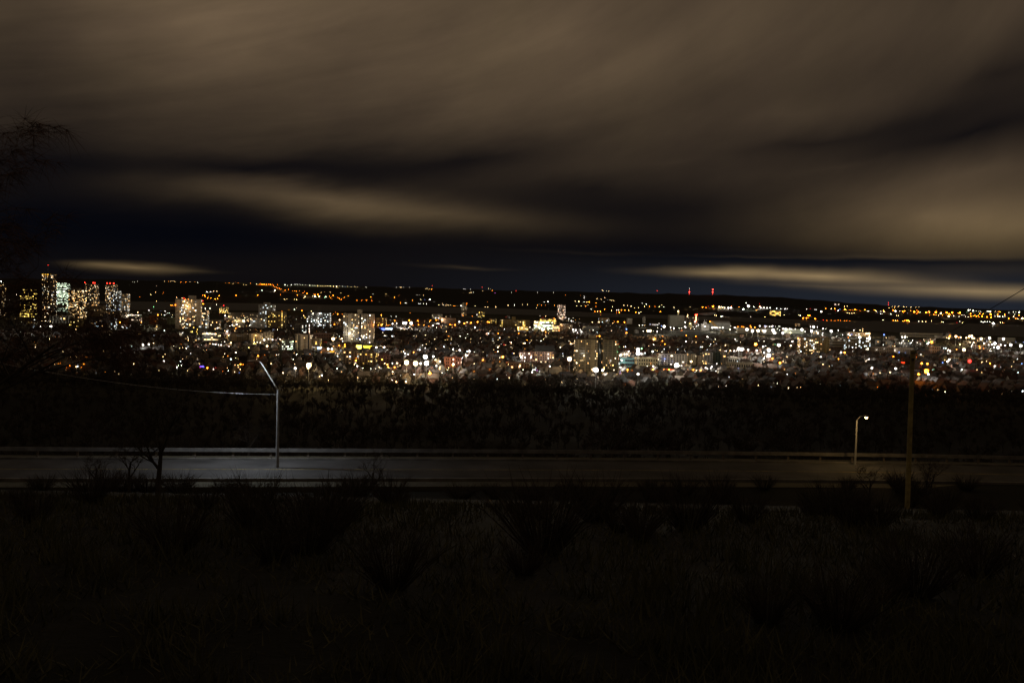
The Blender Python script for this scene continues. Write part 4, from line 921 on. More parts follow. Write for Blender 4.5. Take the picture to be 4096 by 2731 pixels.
far_bits, low_bits, n_street, LPOS = {}, {}, 0, []
LAMPS.sort(key=lambda e: (-e[3], -e[1]))
for px, py, c, k in LAMPS:
    hh = POLEH[k]
    P = on_ground(px, py, hh)
    wall_ = False
    for f in FOOT:                    # a light seen on a facade hangs on it
        if f[0] - 1 < px < f[1] + 1 and f[2] < py < f[3] + 3 and P.y > f[4] - 2:
            q = at_depth(px, py, f[4] - (2.5 + HEADR[k]))
            if P.y > q.y:
                P = q
                wall_ = P.z - float(height(P.x, P.y)) > 15
    far = P.y > 4300
    LPOS.append((px, py, P.y))
    r = HEADR[k] * (3.0 if far else 1.0) * (1.25 if 2300 < P.y <= 4300 else 1.0)
    L = LUM[c][k] * (1.0 if not far else 1.6)
    if far and k == 1:
        far_bits.setdefault(c, []).append((P, r))
        continue
    gz = float(height(P.x, P.y))
    hl = max(2.0, P.z - gz)
    place = where(px, py, P.y)
    if far:
        kind, nm, cat, grp = f'{SAY[c]} light on the far shore', 'shore_lamp', 'lamp', 'lamps on the far shore and hills'
    elif wall_:
        kind, nm, cat, grp = f'{SAY[c]} wall light', 'wall_lamp', 'wall lamp', 'lamps on building walls'
    elif c in 'rb' and k <= 3:
        kind, nm, cat, grp = f'{SAY[c]} signal light', 'signal_lamp', 'signal lamp', 'small coloured signal lamps'
    elif k >= 4:
        kind, nm, cat, grp = (f'{"large" if k == 5 else "strong"} {SAY[c]} floodlight'), 'floodlight_mast', 'floodlight', 'floodlight masts of the city'
    elif k == 1:
        kind, nm, cat, grp = f'small {SAY[c]} yard light', 'yard_lamp', 'yard lamp', 'small yard lamps between the houses'
    else:
        kind, nm, cat, grp = f'{SAY[c]} street lamp', 'street_lamp', 'street lamp', 'street lamps of the city'
    if nm == 'street_lamp':
        n_street += 1
        if n_street > 300:
            low_bits.setdefault(c, []).append((P, r, gz))
            COUNT[(kind, place)] = COUNT.get((kind, place), 0)
            continue
    mats = [metal(), emit(COLS[c], L, False) if far or k == 1 else wall((.7, .7, .7))]
    b = lamp_mesh(k, hl if not wall_ else 0.0, r, wall_)
    if k >= 3 and not far and not wall_:
        root = bpy.data.objects.new(nm, None)
        C.objects.link(root)
        root.location = (P.x, P.y, gz)
        for pn, mi in (('pole', 0), ('lamp', 1)):
            m2 = MB()
            m2.v = b.v
            m2.f = [q for q, i in zip(b.f, b.mi) if i == mi]
            m2.mi = [0] * len(m2.f)
            m2.build(pn, mats[mi], root)
        o = root
    else:
        o = b.build(nm, mats)
        o.location = (P.x, P.y, gz if not wall_ else P.z)
    if far and c == 'o' and (k >= 3 or 1085 < px < 1275):
        glow(o, (0, -.9 - r * .3, hl + .30), r * 1.02, COLS[c], 30)
    if not far and k > 1:
        h0 = hl if not wall_ else 0.0
        cpos, cr_ = {2: ((0, -.9 - r * .3, h0 + .30), r * 1.02), 3: ((0, -.9 - r * .3, h0 + .30), r * 1.02), 4: ((0, -.35, h0), r * .9), 5: ((0, -.4, h0), r * 1.0)}[k]
        glow(o, cpos, cr_, COLS[c], L * (1.0 if k < 4 else .8))
    tag(o, unique(kind, place), cat, grp)
for c, lst in far_bits.items():
    b = MB()
    for P, r in lst:
        gz = float(height(P.x, P.y))
        b.tube([(P.x, P.y, gz), (P.x, P.y, P.z)], .2, 4, 0)
        b.ball(P, r, r, r, 5, 3, 1)
    tag(b.build('distant_lights', [metal(), emit(COLS[c], LUM[c][1] * 1.5, False)]), f'scatter of tiny {SAY[c]} lights across the far shore and hills', kind='stuff')
for c, lst in low_bits.items():
    b = MB()
    for P, r, gz in lst:
        b.tube([(P.x, P.y, gz), (P.x, P.y, P.z)], .15, 4, 0)
        b.ball(P, r, r, r * .6, 5, 3, 1)
    tag(b.build('distant_street_lights', [metal(), emit(COLS[c], LUM[c][2], False)]), f'scatter of small {SAY[c]} street lights deep in the city', kind='stuff')


def empty(name, loc, label=None, cat=None, group=None, rz=0.0):
    r = bpy.data.objects.new(name, None)
    C.objects.link(r)
    r.location = loc
    r.rotation_euler = (0, 0, rz)
    return tag(r, label, cat, group)


# ------------------------------------------------------------------ streets
asphalt = wall((.05, .05, .052), .9, .2, .5)
concrete = wall((.11, .105, .095), .95, .45, .8)


def strip(pts, width, name, mat, lift=0.1):
    b = MB()
    vs = []
    for i, p in enumerate(pts):
        d = (Vector(pts[min(i + 1, len(pts) - 1)]) - Vector(pts[max(i - 1, 0)])).normalized()
        n = Vector((-d.y, d.x, 0)).normalized() * width / 2
        for s_ in (1, -1):
            q = Vector(p) + n * s_
            vs.append((q.x, q.y, max(float(height(q.x, q.y)), p[2]) + lift))
    b.add(vs, [(2 * i, 2 * i + 1, 2 * i + 3, 2 * i + 2) for i in range(len(pts) - 1)])
    return b.build(name, mat)


def px_path(pp, n=12):
    out = []
    for (a, b) in zip(pp, pp[1:]):
        for i in range(n):
            t = i / n
            P = on_ground(a[0] + (b[0] - a[0]) * t, a[1] + (b[1] - a[1]) * t)
            out.append((P.x, P.y, P.z))
    return out


for nm, pp, w in (('avenue_road', [(1500, 1303), (1680, 1306), (1800, 1306), (1970, 1292)], 18), ('street_road', [(900, 1390), (1330, 1402), (1520, 1392), (1700, 1396)], 14),
                  ('street_road', [(1560, 1462), (1700, 1462), (1860, 1470)], 14), ('street_road', [(3000, 1412), (3080, 1425), (3110, 1460)], 14),
                  ('harbour_road', [(2560, 1325), (2900, 1322), (3330, 1338)], 22), ('street_road', [(2640, 1478), (2800, 1482)], 14)):
    tag(strip(px_path(pp), w, nm, asphalt), 'asphalt street of the lower city', kind='structure')
hw = px_path([(1085, 1142), (1110, 1158), (1140, 1170), (1190, 1174), (1225, 1186), (1240, 1192)], 10)
tag(strip(hw, 60, 'hill_road', wall((.08, .07, .06), .9, .2, .05), 1.0), 'road winding down the far hill', kind='structure')
# floodlit sports lawn
gp = on_ground(2888, 1384)
gb = MB().box(-42, 42, -22, 22, .02, .06)
go = gb.build('sports_lawn', wall((.05, .20, .06), .95, .2, .2))
go.location = (gp.x, gp.y, 0)
tag(go, 'green sports lawn lit by floodlights', kind='structure')

# ------------------------------------------------------------------ harbour works
def slab(root, name, x0, x1, y0, y1, z0, z1, col):
    return MB().box(x0, x1, y0, y1, z0, z1).build(name, wall(col), root)


def px_box(px0, px1, yt, yb):
    P = on_ground((px0 + px1) / 2, yb)
    s_ = P.y / F
    return P, (px1 - px0) * s_, at_depth((px0 + px1) / 2, yt, P.y).z - P.z


STEEL = (.36, .38, .34)
P, w, h = px_box(2678, 2737, 1262, 1306)
r = empty('grain_elevator', P, 'huge grey windowless works block with a roof tower at the harbour', 'works')
slab(r, 'wall', -w / 2, w / 2, 0, 40, 0, h, STEEL)
rb = MB()
for i in range(9):
    x = -w / 2 + w * (i + .5) / 9
    rb.box(x - .4, x + .4, -.5, 0, 1, h - 1)
rb.build('wall_ribs', wall([c * .8 for c in STEEL]), r)
tw = MB().box(w * .02, w * .12, 2, 8, h, h + 15)
tw.build('roof_tower', wall((.42, .40, .26)), r)
MB().ball((w * .07, 1.0, h + 15.5), 1.4, 1.4, 1.0, 6, 3).build('tower_lamp', emit(COLS['y'], 160, False), r)
lr = MB()
lr.box(-w / 2, w / 2, -1, 41, h, h + 1.2)
lr.build('roof', wall((.2, .2, .19)), r)
FOOT.append((2678, 2737, 1262, 1306, P.y, 'the windowless works block'))
# process frame
P, w, h = px_box(2745, 2790, 1266, 1308)
r = empty('process_tower', P, 'open steel process frame strung with lamps beside the works block', 'works')
fr = MB()
for x in (-w / 2, -w / 6, w / 6, w / 2):
    for y in (0, 12):
        fr.tube([(x, y, 0), (x, y, h * (.9 if x < 0 else 1))], .45, 4)
for k in range(1, 7):
    z = h * .9 * k / 6.5
    for y in (0, 12):
        fr.tube([(-w / 2, y, z), (w / 2, y, z)], .35, 4)
    fr.box(-w / 2, w / 6, 1, 11, z - .15, z + .15)
fr.build('steel_frame', metal((.3, .3, .28)), r)
MB().tube([(-w * .2, -6, 0), (-w * .2, -6, h * .42), (-w * .2, -6, h * .46)], [7.5, 7.5, 5], 16).build('storage_tank', wall((.55, .50, .26)), r)
MB().tube([(w * .36, 4, 0), (w * .36, 4, h * 1.16)], [2.2, 1.5], 10).build('stack', wall((.3, .25, .22)), r)
bz = h * 1.16
for dx in (-2.0, 2.0):
    MB().ball((w * .36 + dx, 1.5, bz), 1.9, 1.9, 1.9, 7, 4).build('red_lamp', emit((1, .05, .02), 22), r)
for z_ in (.55, .62):
    MB().ball((w * .30, -1, h * z_), 1.7, 1.7, 1.7, 7, 4).build('red_lamp', emit((1, .10, .03), 14), r)
for k in range(5):
    MB().ball((w * .36, 1.5, h * (.62 + .1 * k)), .7, .7, .7, 5, 3).build('ladder_lamp', emit(COLS['y'], 60, False), r)
FOOT.append((2745, 2790, 1262, 1308, P.y, 'the lamp-strung process frame'))
stack_top = Vector((P.x + w * .36, P.y + 4, P.z + h * 1.17))
# steam drifting off the stack, towards the right
pm = bpy.data.materials.new('steam')
pm.use_nodes = True
pt = pm.node_tree
pt.nodes.clear()
vo = pt.nodes.new('ShaderNodeVolumePrincipled')
vo.inputs['Color'].default_value = (.9, .85, .85, 1)
nt = pt.nodes.new('ShaderNodeTexNoise')
nt.inputs['Scale'].default_value = 0.03
gtc = pt.nodes.new('ShaderNodeTexCoord')
pt.links.new(gtc.outputs['Object'], nt.inputs['Vector'])
mm = pt.nodes.new('ShaderNodeMath')
mm.operation = 'MULTIPLY'
mm.inputs[1].default_value = 0.055
pt.links.new(nt.outputs['Fac'], mm.inputs[0])
pt.links.new(mm.outputs[0], vo.inputs['Density'])
po = pt.nodes.new('ShaderNodeOutputMaterial')
pt.links.new(vo.outputs[0], po.inputs['Volume'])
sm = MB()
pts, rad = [], []
for i in range(14):
    t = i / 13
    pts.append(stack_top + Vector((68 * t, 6 * math.sin(t * 5), 1 + 5 * t + math.sin(t * 9) * .8)))
    rad.append(1.2 + 6.5 * t ** .7 * (1 - t ** 4 * .75))
sm.tube(pts, rad, 10)
tag(sm.build('steam_plume', pm), 'pale steam plume drifting right from the red-lit stack', 'steam', kind='thing')
# conveyor shed, its end coloured as in orange lamp light, and low halls
P, w, h = px_box(2838, 2922, 1284, 1318)
r = empty('storage_shed', P, 'long grey storage shed with a sloping gallery coloured as in orange lamp light', 'shed')
slab(r, 'wall', -w * .35, w / 2, 6, 40, 0, h * .8, (.36, .36, .34))
MB().gable(-w * .35, w / 2, 6, 40, h * .8, h, .5, along='x').build('roof', wall((.3, .3, .29)), r)
gv = MB()
gv.add([(-w / 2, 0, h), (-w / 2 + 9, 0, h), (-w * .05, 0, h * .15), (-w * .2, 0, h * .15), (-w / 2, 5, h), (-w / 2 + 9, 5, h), (-w * .05, 5, h * .15), (-w * .2, 5, h * .15)],
       [(0, 3, 2, 1), (4, 5, 6, 7), (0, 1, 5, 4), (1, 2, 6, 5), (2, 3, 7, 6), (3, 0, 4, 7)])
gv.build('sloping_gallery', wall((.55, .36, .14)), r)  # orange lamp light put into the gallery colour
FOOT.append((2838, 2922, 1284, 1318, P.y, 'the storage shed'))
Bd(2800, 2838, 1296, 1322, 'pale mill house left of the storage shed', 'the pale mill house', name='mill', cat='mill', col=(.45, .43, .40), lit=.02, fh=5, pent=((.3, .7, 6),))
Bd(2945, 3010, 1312, 1332, 'long pale harbour hall under orange lamps', 'the long harbour hall', name='hall', cat='hall', col=(.4, .36, .28), lit=0, fh=6)
Bd(3040, 3100, 1316, 1336, 'wide bright harbour hall at the brightest floodlights', 'the bright harbour hall', name='hall', cat='hall', col=(.45, .45, .4), lit=0, fh=6)
Bd(3130, 3215, 1318, 1334, 'pale green long harbour hall', 'the pale green hall', name='hall', cat='hall', col=(.42, .46, .38), lit=0, fh=6)
Bd(3385, 3480, 1330, 1345, 'low quay building with a string of warm lamps', 'the quay building', name='hall', cat='hall', col=(.4, .34, .26), lit=.2, pal='pink', fh=5)
Bd(2570, 2582, 1268, 1292, 'small white pillar-like silo by the harbour', 'the small white silo', name='silo', cat='silo', col=(.6, .58, .5), lit=0, depth=9, sides=False)
Bd(3990, 4060, 1352, 1372, 'small white hall among bright lamps at the right edge', 'the white edge hall', name='hall', cat='hall', col=(.45, .45, .42), lit=0, fh=5)
Bd(3600, 3770, 1333, 1348, 'very long pale pier shed on the water', 'the pier shed', name='pier_shed', cat='shed', col=(.42, .38, .30), lit=0, fh=7, depth=26)
# ship at the pier
P, w, h = px_box(3742, 3800, 1326, 1352)
r = empty('cargo_ship', (P.x, P.y - 12, 0.0), 'white cargo ship moored at the right end of the pier shed', 'ship')
hu = MB()
L2 = w / 2
sec = [(-L2 - 8, 0.6, 7.5), (-L2, 6, 7.2), (0, 7.5, 6.5), (L2 * .8, 7.5, 7), (L2, 6, 7.5)]
vs2, fs2 = [], []
for x, hw_, zt in sec:
    vs2 += [(x, -hw_ * .7, -.9), (x, -hw_, zt), (x, hw_, zt), (x, hw_ * .7, -.9)]
for i in range(len(sec) - 1):
    for k in range(4):
        k2 = (k + 1) % 4
        fs2.append((4 * i + k, 4 * i + k2, 4 * i + 4 + k2, 4 * i + 4 + k))
fs2 += [(3, 2, 1, 0), tuple(4 * (len(sec) - 1) + k for k in range(4))]
hu.add(vs2, fs2)
hu.build('hull', wall((.5, .48, .45)), r)
sp_ = slab(r, 'superstructure', L2 * .2, L2 * .8, -6, 6, 7, h * .62, (.6, .58, .54))
slab(r, 'bridge', L2 * .35, L2 * .7, -7, 7, h * .62, h * .78, (.65, .62, .58))
MB().tube([(L2 * .55, 0, h * .78), (L2 * .55, 0, h * 1.0)], [2, 1.6], 8).build('funnel', wall((.5, .12, .1)), r)
MB().tube([(-L2 * .3, 0, 7), (-L2 * .3, 0, h * .95)], [.5, .3], 6).build('mast', metal(), r)
MB().tube([(-L2 * .3, 0, h * .5), (L2 * .1, 0, h * .72)], .3, 5).build('boom', metal(), r)
FOOT.append((3742, 3800, 1326, 1352, P.y - 12, 'the moored ship'))

# construction crane beside the roof lamp block
P = on_ground(856, 1252)
top = at_depth(861, 1182, P.y)
r = empty('construction_crane', P, 'slender construction crane rising above the left middle blocks', 'crane')
cr = MB()
jib = Vector((top.x - P.x, 0, top.z - P.z))
cr.tube([(-12, 0, 0), (-12, 0, jib.z * .45)], .9, 4)
cr.build('tower_mast', metal((.45, .4, .3)), r)
MB().tube([(-13, 0, jib.z * .42), (jib.x + 4, 0, jib.z)], [.9, .5], 4).build('jib', metal((.45, .4, .3)), r)
MB().box(-15, -11, -2, 2, jib.z * .36, jib.z * .44).build('cab', wall((.4, .35, .2)), r)

# red-lit radio masts on the far ridge
for i, (px, lights, lab) in enumerate(((2757, ((1154, 'w'), (1161, 'r'), (1168, 'R'), (1176, 'r')), 'left of two tall radio masts with red lights on the ridge'),
                                       (2850, ((1157, 'R'), (1168, 'R'), (1176, 'r')), 'right of two tall radio masts with red lights on the ridge'),
                                       (2628, ((1163, 'r'),), 'short radio mast with one red light on the ridge'),
                                       (1729, ((1143, 'r'),), 'red-tipped mast on the far hill near the picture centre'),
                                       (1929, ((1148, 'r'),), 'red-tipped mast on the far hill right of the centre'),
                                       (3553, ((1210, 'r'), (1219, 'r')), 'twin-light mast above the right far shore'),
                                       (2064, ((1163, 'r'),), 'faint red-tipped mast on the middle ridge'))):
    g = on_ground(px, it(px, CREST_Y) + 4)
    r = empty('radio_mast', (g.x, g.y, g.z), lab, 'mast', 'radio masts on the far hills')
    zt = at_depth(px, lights[0][0], g.y).z - g.z
    MB().tube([(0, 0, -5), (0, 0, zt)], [1.2, .5], 4).build('pole', metal(), r)
    for (py, c) in lights:
        z_ = at_depth(px, py, g.y).z - g.z
        rr_ = {'r': 2.6, 'R': 4.6, 'w': 2.2}[c]
        MB().ball((0, -2, z_), rr_, rr_, rr_, 6, 4).build('mast_lamp', emit(COLS['w'] if c == 'w' else (1, .05, .03), 3 if c == 'w' else (4 if c == 'r' else 12)), r)

# petrol station canopies behind the yellow signs
for (a, b_2, y0, y1, lab) in ((1492, 1555, 1384, 1394, 'long white lit canopy right of the yellow signs'), (1250, 1290, 1392, 1398, 'low white shop canopy right of the blue sign')):
    P = on_ground((a + b_2) / 2, y1 + 4)
    w = (b_2 - a) * P.y / F
    r = empty('canopy', P, lab, 'canopy')
    MB().box(-w / 2, w / 2, 0, 9, 4.6, 5.6).build('roof', wall((.7, .7, .7)), r)
    for x in (-.4, 0, .4):
        MB().tube([(x * w, 4, 0), (x * w, 4, 4.6)], .2, 6).build('column', metal(), r)
    for x in (-.35, 0, .35):
        MB().box(x * w - 1.2, x * w + 1.2, 1, 3, 4.5, 4.58).build('ceiling_light', emit((1, 1, 1), 25), r)

# ------------------------------------------------------------------ low filler blocks of the inner city
rnd = random.Random(77)
FB = []
tries = 0
while len(FB) < 130 and tries < 4000:
    tries += 1
    px = rnd.uniform(20, 4080)
    lo = 1268 if px < 2500 else 1300
    if px > 3300:
        lo = 1358
    py = rnd.uniform(lo, 1410)
    P = on_ground(px, py)
    wpx = rnd.uniform(9, 24) * F / P.y
    hpx = rnd.uniform(5, 11) * F / P.y
    if any(f[0] - 3 < px + wpx / 2 and f[1] + 3 > px - wpx / 2 and abs(P.y - f[4]) < 45 for f in FOOT):
        continue
    # keep sight lines to the named buildings mostly clear
    if any(f[0] < px + wpx / 2 and f[1] > px - wpx / 2 and py - hpx < f[3] - 6 and f[4] > P.y for f in FOOT):
        continue
    FB.append((px, py, wpx, hpx))
for px, py, wpx, hpx in FB:
    lab = unique('flat-roofed low block', where(px, py, on_ground(px, py).y))
    keep = len(FOOT)
    c = rnd.choice([(.25, .22, .18), (.3, .28, .25), (.2, .13, .1), (.36, .33, .28), (.15, .14, .13), (.28, .2, .14)])
    Bd(px - wpx / 2, px + wpx / 2, py - hpx, py, lab, 'x', name='low_building', cat='building', col=c, lit=rnd.choice((.05, .12, .25)), pal=rnd.choice(('warm', 'mix', 'cool', 'yellow')),
       depth=rnd.uniform(10, 20), yaw=rnd.choice((-.2, -.1, .1, .2)), fh=3.4, bay=4, group='low flat-roofed blocks of the inner city', bright=.8)
    FOOT[:] = FOOT[:keep] + [FOOT[-1][:5] + ('',)]
BLOCKS = list(FOOT)
FOOT[:] = [f for f in FOOT if f[5]]

# ------------------------------------------------------------------ houses and bare trees of the lower town
GRID = R(14)
cg, sg = math.cos(GRID), math.sin(GRID)


def blocked(x, y, r_):
    if y < 900:
        return True
    px = project((x, y, 0))[0]
    dpx = r_ * F / y
    for f in BLOCKS:
        if f[0] - dpx < px < f[1] + dpx and f[4] - r_ < y < f[4] + 32 + r_:
            return True
    return False


def hides(px, py, y, h):
    """would something h metres tall here stand in front of a named building's face"""
    top = py - h * F / y
    if np.any((np.abs(LP_[:, 0] - px) < 4.2 * F / y) & (LP_[:, 2] > y) & (LP_[:, 1] > top) & (LP_[:, 1] < py)):
        return True
    return any(f[0] - 6 < px < f[1] + 6 and f[4] > y and top < f[3] - 5 and py > f[2] for f in FOOT)


LP_ = np.array(LPOS)
HOUSE = []
for i in range(-60, 120):
    for j in range(-160, 160):
        a = j * 15.0 + rnd.uniform(-2, 2)
        b = 900 + i * 24.0 + (4 if i % 2 else -4)
        x, y = a * cg - b * sg + 250, a * sg + b * cg
        if not (1010 < y < 3300) or abs(x) > .57 * y + 20:
            continue
        px, py = project((x, y, 0))
        if px < 900 and y > 1900 or (2500 < px and y > 2250) or (px > 3350 and y > 1900):
            continue
        if rnd.random() < (.22 if y < 1600 else .35) or blocked(x, y, 8) or hides(px, py, y, 8.5):
            continue
        HOUSE.append((x, y, rnd.randrange(4), rnd.choice((0, 1, 0, 2)) * math.pi / 2 + GRID + rnd.uniform(-.04, .04), px, py))
HOUSE.sort(key=lambda q: abs(q[5] - 1462) + (0 if 30 < q[4] < 4070 else 500))
variants = []
for k, (w, d, h, rz_) in enumerate(((7.5, 10, 5.6, 3.4), (8.5, 11, 6.0, 4.2), (9.5, 9, 4.2, 2.8), (7, 12, 6.4, 4.6))):
    W_ = MB().box(-w / 2, w / 2, -d / 2, d / 2, -.3, h)
    W_.add([(-w / 2, -d / 2, h), (w / 2, -d / 2, h), (0, -d / 2, h + rz_ * .98), (-w / 2, d / 2, h), (w / 2, d / 2, h), (0, d / 2, h + rz_ * .98)], [(0, 1, 2), (3, 5, 4)])
    R_ = MB()
    for s_ in (-1, 1):
        e = w / 2 + .5
        hz = h - rz_ * .5 / (w / 2)
        R_.add([(s_ * e, -d / 2 - .5, hz), (s_ * e, d / 2 + .5, hz), (0, d / 2 + .5, h + rz_), (0, -d / 2 - .5, h + rz_),
                (s_ * e, -d / 2 - .5, hz - .25), (s_ * e, d / 2 + .5, hz - .25), (0, d / 2 + .5, h + rz_ - .25), (0, -d / 2 - .5, h + rz_ - .25)],
               [(0, 1, 2, 3), (4, 7, 6, 5), (0, 4, 5, 1), (3, 2, 6, 7), (0, 3, 7, 4), (1, 5, 6, 2)])
    Ch = MB().box(w * .18, w * .18 + .7, d * .1, d * .1 + .7, h + rz_ * .3, h + rz_ + 1.0)
    Po = MB().box(-w / 2 + .3, w / 2 - .3, -d / 2 - 1.8, -d / 2, 2.5, 2.8)
    Po.tube([(-w / 2 + .5, -d / 2 - 1.6, 0), (-w / 2 + .5, -d / 2 - 1.6, 2.5)], .12, 4).tube([(w / 2 - .5, -d / 2 - 1.6, 0), (w / 2 - .5, -d / 2 - 1.6, 2.5)], .12, 4)
    variants.append(dict(w=w, d=d, h=h, r=rz_, meshes=[(n, m.mesh(n, [wall((.2, .2, .2))]), m) for n, m in (('wall', W_), ('roof', R_), ('chimney', Ch), ('porch', Po))]))
HCOL = [((.17, .09, .065), 'brick'), ((.34, .32, .29), 'white'), ((.19, .165, .13), 'tan'), ((.11, .065, .05), 'dark brick'), ((.13, .135, .135), 'grey'), ((.24, .20, .14), 'cream')]
RCOL = [(.05, .05, .055), (.08, .06, .05), (.11, .10, .10), (.07, .04, .03)]
for idx, (x, y, k, rz_, px, py) in enumerate(HOUSE[:300]):
    v = variants[k]
    c, cn = rnd.choice(HCOL)
    n_lit = rnd.choice((0, 0, 1, 1, 2, 3)) if px > 700 or rnd.random() < .3 else 0
    o = empty('house', (x, y, 0), None, 'house', 'gabled houses of the lower town', rz_)
    for n, me_, _ in v['meshes']:
        q = link(n, me_, o)
        paint(q, wall(c if n in ('wall', 'chimney') else (rnd.choice(RCOL) if n == 'roof' else (.5, .48, .45))))
    spots = [(sx * v['w'] * .25, z_) for sx in (-1, 1) for z_ in (1.6, 4.2)]
    rnd.shuffle(spots)
    for s_i, (sx, z_) in enumerate(spots):
        face = rnd.choice((0, 1, 2, 3)) if s_i < n_lit else 0
        if s_i >= n_lit:
            q = link('window', win_mesh(1.1, 1.3), o, (sx, -v['d'] / 2, z_), 0)
            continue
        loc = [(sx, -v['d'] / 2, z_), (v['w'] / 2, sx, z_), (sx, v['d'] / 2, z_), (-v['w'] / 2, sx, z_)][face]
        q = link('window', win_mesh(1.1, 1.3), o, loc, face * math.pi / 2)
        paint(q, emit(rnd.choice(PAL['mix']), rnd.choice((1.0, 3, 8)), False))
    if rnd.random() < .22:
        q = MB().ball((0, -v['d'] / 2 - .5, 2.35), .18, .18, .14, 5, 3).build('porch_light', emit(COLS['y'], 55, False), o)
    kind = f'{cn} gabled house' + ('' if n_lit == 0 else (' with one lit window' if n_lit == 1 else ' with lit windows'))
    o['label'] = unique(kind, where(px, py, y))
# all further houses: too many to pick apart
mass = {}
for (x, y, k, rz_, px, py) in HOUSE[300:]:
    c = rnd.choice(HCOL)[0]
    v = variants[k]
    cr_, sr_ = math.cos(rz_), math.sin(rz_)

    def put(key, m):
        bb = mass.setdefault(key, MB())
        bb.add([(x + a * cr_ - b * sr_, y + a * sr_ + b * cr_, z_) for a, b, z_ in m.v], m.f)
    put(('wall', c), v['meshes'][0][2])
    put(('roof', rnd.choice(RCOL)), v['meshes'][1][2])
    for _ in range(rnd.choice((0, 1, 1, 2, 3)) if px > 700 or rnd.random() < .3 else 0):
        f_ = rnd.choice((-1, 1))
        sx, z_ = rnd.choice((-1, 1)) * v['w'] * .25, rnd.choice((1.6, 4.2))
        wq = MB().box(sx - .5, sx + .5, f_ * v['d'] / 2 - .08, f_ * v['d'] / 2 + .08, z_ - .6, z_ + .6)
        put(('lit', rnd.choice(PAL['mix']), rnd.choice((2.0, 6.0, 14.0))), wq)
hm = empty('distant_houses', (0, 0, 0), 'crowded gabled houses filling the streets beyond the front rows')
hm['kind'] = 'stuff'
for key, bb in mass.items():
    bb.build({'wall': 'walls', 'roof': 'roofs', 'lit': 'lit_windows'}[key[0]], emit(key[1], key[2], False) if key[0] == 'lit' else wall(key[1]), hm)


pl = {}
for (x, y, k, rz_, px, py) in HOUSE[300:]:
    if rnd.random() < (.20 if px > 700 else .05):
        pl.setdefault(rnd.choice('ooyyyw'), []).append((x - 4 * math.sin(rz_) * -1, y - 6.5, rnd.uniform(2.4, 6)))
for c, lst in pl.items():
    b = MB()
    for x, y, z_ in lst:
        b.ball((x, y, z_), .22, .22, .22, 5, 3)
    tag(b.build('porch_lights', emit(COLS[c], 22 if c != 'o' else 12, False)), f'sprinkle of tiny {SAY[c]} porch lights among the crowded houses', kind='stuff')


# ------------------------------------------------------------------ bare trees
def tree_mesh(seed, H, spread, levels, twigs, min_r=.012, droop=0.0, lean=0.0, nchild=(3, 4), thick=.020):
    """returns trunk-and-limb mesh builder and a twig builder"""
    rr = random.Random(seed)
    wood, tw = MB(), MB()

    def grow(p, d, length, r0, lev):
        n = 4 if lev < 2 else 3
        pts, rads = [p], [r0]
        q, dd = p.copy(), d.copy()
        for i in range(n):
            dd = (dd + Vector((rr.uniform(-.18, .18), rr.uniform(-.18, .18), rr.uniform(-.05, .16) - droop * lev * .10))).normalized()
            q = q + dd * length / n
            pts.append(q.copy())
            rads.append(max(min_r, r0 * (1 - .55 * (i + 1) / n)))
        sides = 7 if lev == 0 else (5 if lev == 1 else 3)
        (wood if lev < levels else tw).tube(pts, rads, sides, cap=lev == 0)
        if lev >= levels:
            for i in range(twigs):
                j = rr.randrange(1, len(pts))
                a = pts[j]
                t = (dd * .6 + Vector((rr.uniform(-1, 1), rr.uniform(-1, 1), rr.uniform(-.6, .8) - droop))).normalized() * length * rr.uniform(.4, 1.0)
                s_ = t.cross(Vector((rr.uniform(-1, 1), rr.uniform(-1, 1), rr.uniform(-1, 1)))).normalized() * min_r * 1.6
                m_2 = a + t * .55 + Vector((0, 0, -droop * length * .08))
                e_2 = a + t + Vector((0, 0, -droop * length * .3))
                tw.add([a - s_, a + s_, m_2 + s_ * .7, m_2 - s_ * .7, e_2], [(0, 1, 2, 3), (3, 2, 4)])
            return
        for i in range(rr.randint(*nchild) + (1 if lev == 0 else 0)):
            f_ = rr.uniform(.35, 1.0) if lev else rr.uniform(.38, 1.0)
            j = min(len(pts) - 1, max(1, int(round(f_ * (len(pts) - 1)))))
            ang = rr.uniform(0, 2 * math.pi)
            out = Vector((math.cos(ang), math.sin(ang), 0))
            nd = (dd * rr.uniform(.5, .9) + out * spread * rr.uniform(.6, 1.1) + Vector((0, 0, .12))).normalized()
            grow(pts[j], nd, length * rr.uniform(.55, .75), rads[j] * .68, lev + 1)
    grow(Vector((0, 0, -.3)), Vector((lean, 0, 1)).normalized(), H * .42, H * thick + .03, 0)
    return wood, tw


BARK = wall((.040, .032, .025), .95, .3, 3)
TWIG = wall((.034, .025, .018), .95, .3, 2)
small = []
for sd in range(5):
    w_, t_2 = tree_mesh(100 + sd, 11 + sd, .75, 2, 16, .055)
    small.append((w_, t_2, w_.mesh('trunk', [BARK]), t_2.mesh('crown', [TWIG])))
TREES = []
for _ in range(30000):
    y = 900 + 2300 * rnd.random() ** 1.6
    x = rnd.uniform(-.58, .58) * y
    px, py = project((x, y, 0))
    if (px < 900 and y > 2300) or (px > 2500 and y > 2300) or blocked(x, y, 4) or (hides(px, py, y, 9) and rnd.random() < .92):
        continue
    TREES.append((x, y, rnd.randrange(5), rnd.uniform(0, 6.28), rnd.uniform(.55, 1.05), px, py))
    if len(TREES) > 7700:
        break
TREES.sort(key=lambda q: q[1] + (0 if 10 < q[5] < 4086 else 9000) + (0 if q[6] < 1530 else 9000))
for (x, y, k, a, s_, px, py) in TREES[:230]:
    o = empty('bare_tree', (x, y, 0), unique('bare dark tree', where(px, py, y)), 'tree', 'bare trees of the lower town', a)
    o.scale = (s_, s_, s_)
    link('trunk', small[k][2], o)
    link('crown', small[k][3], o)


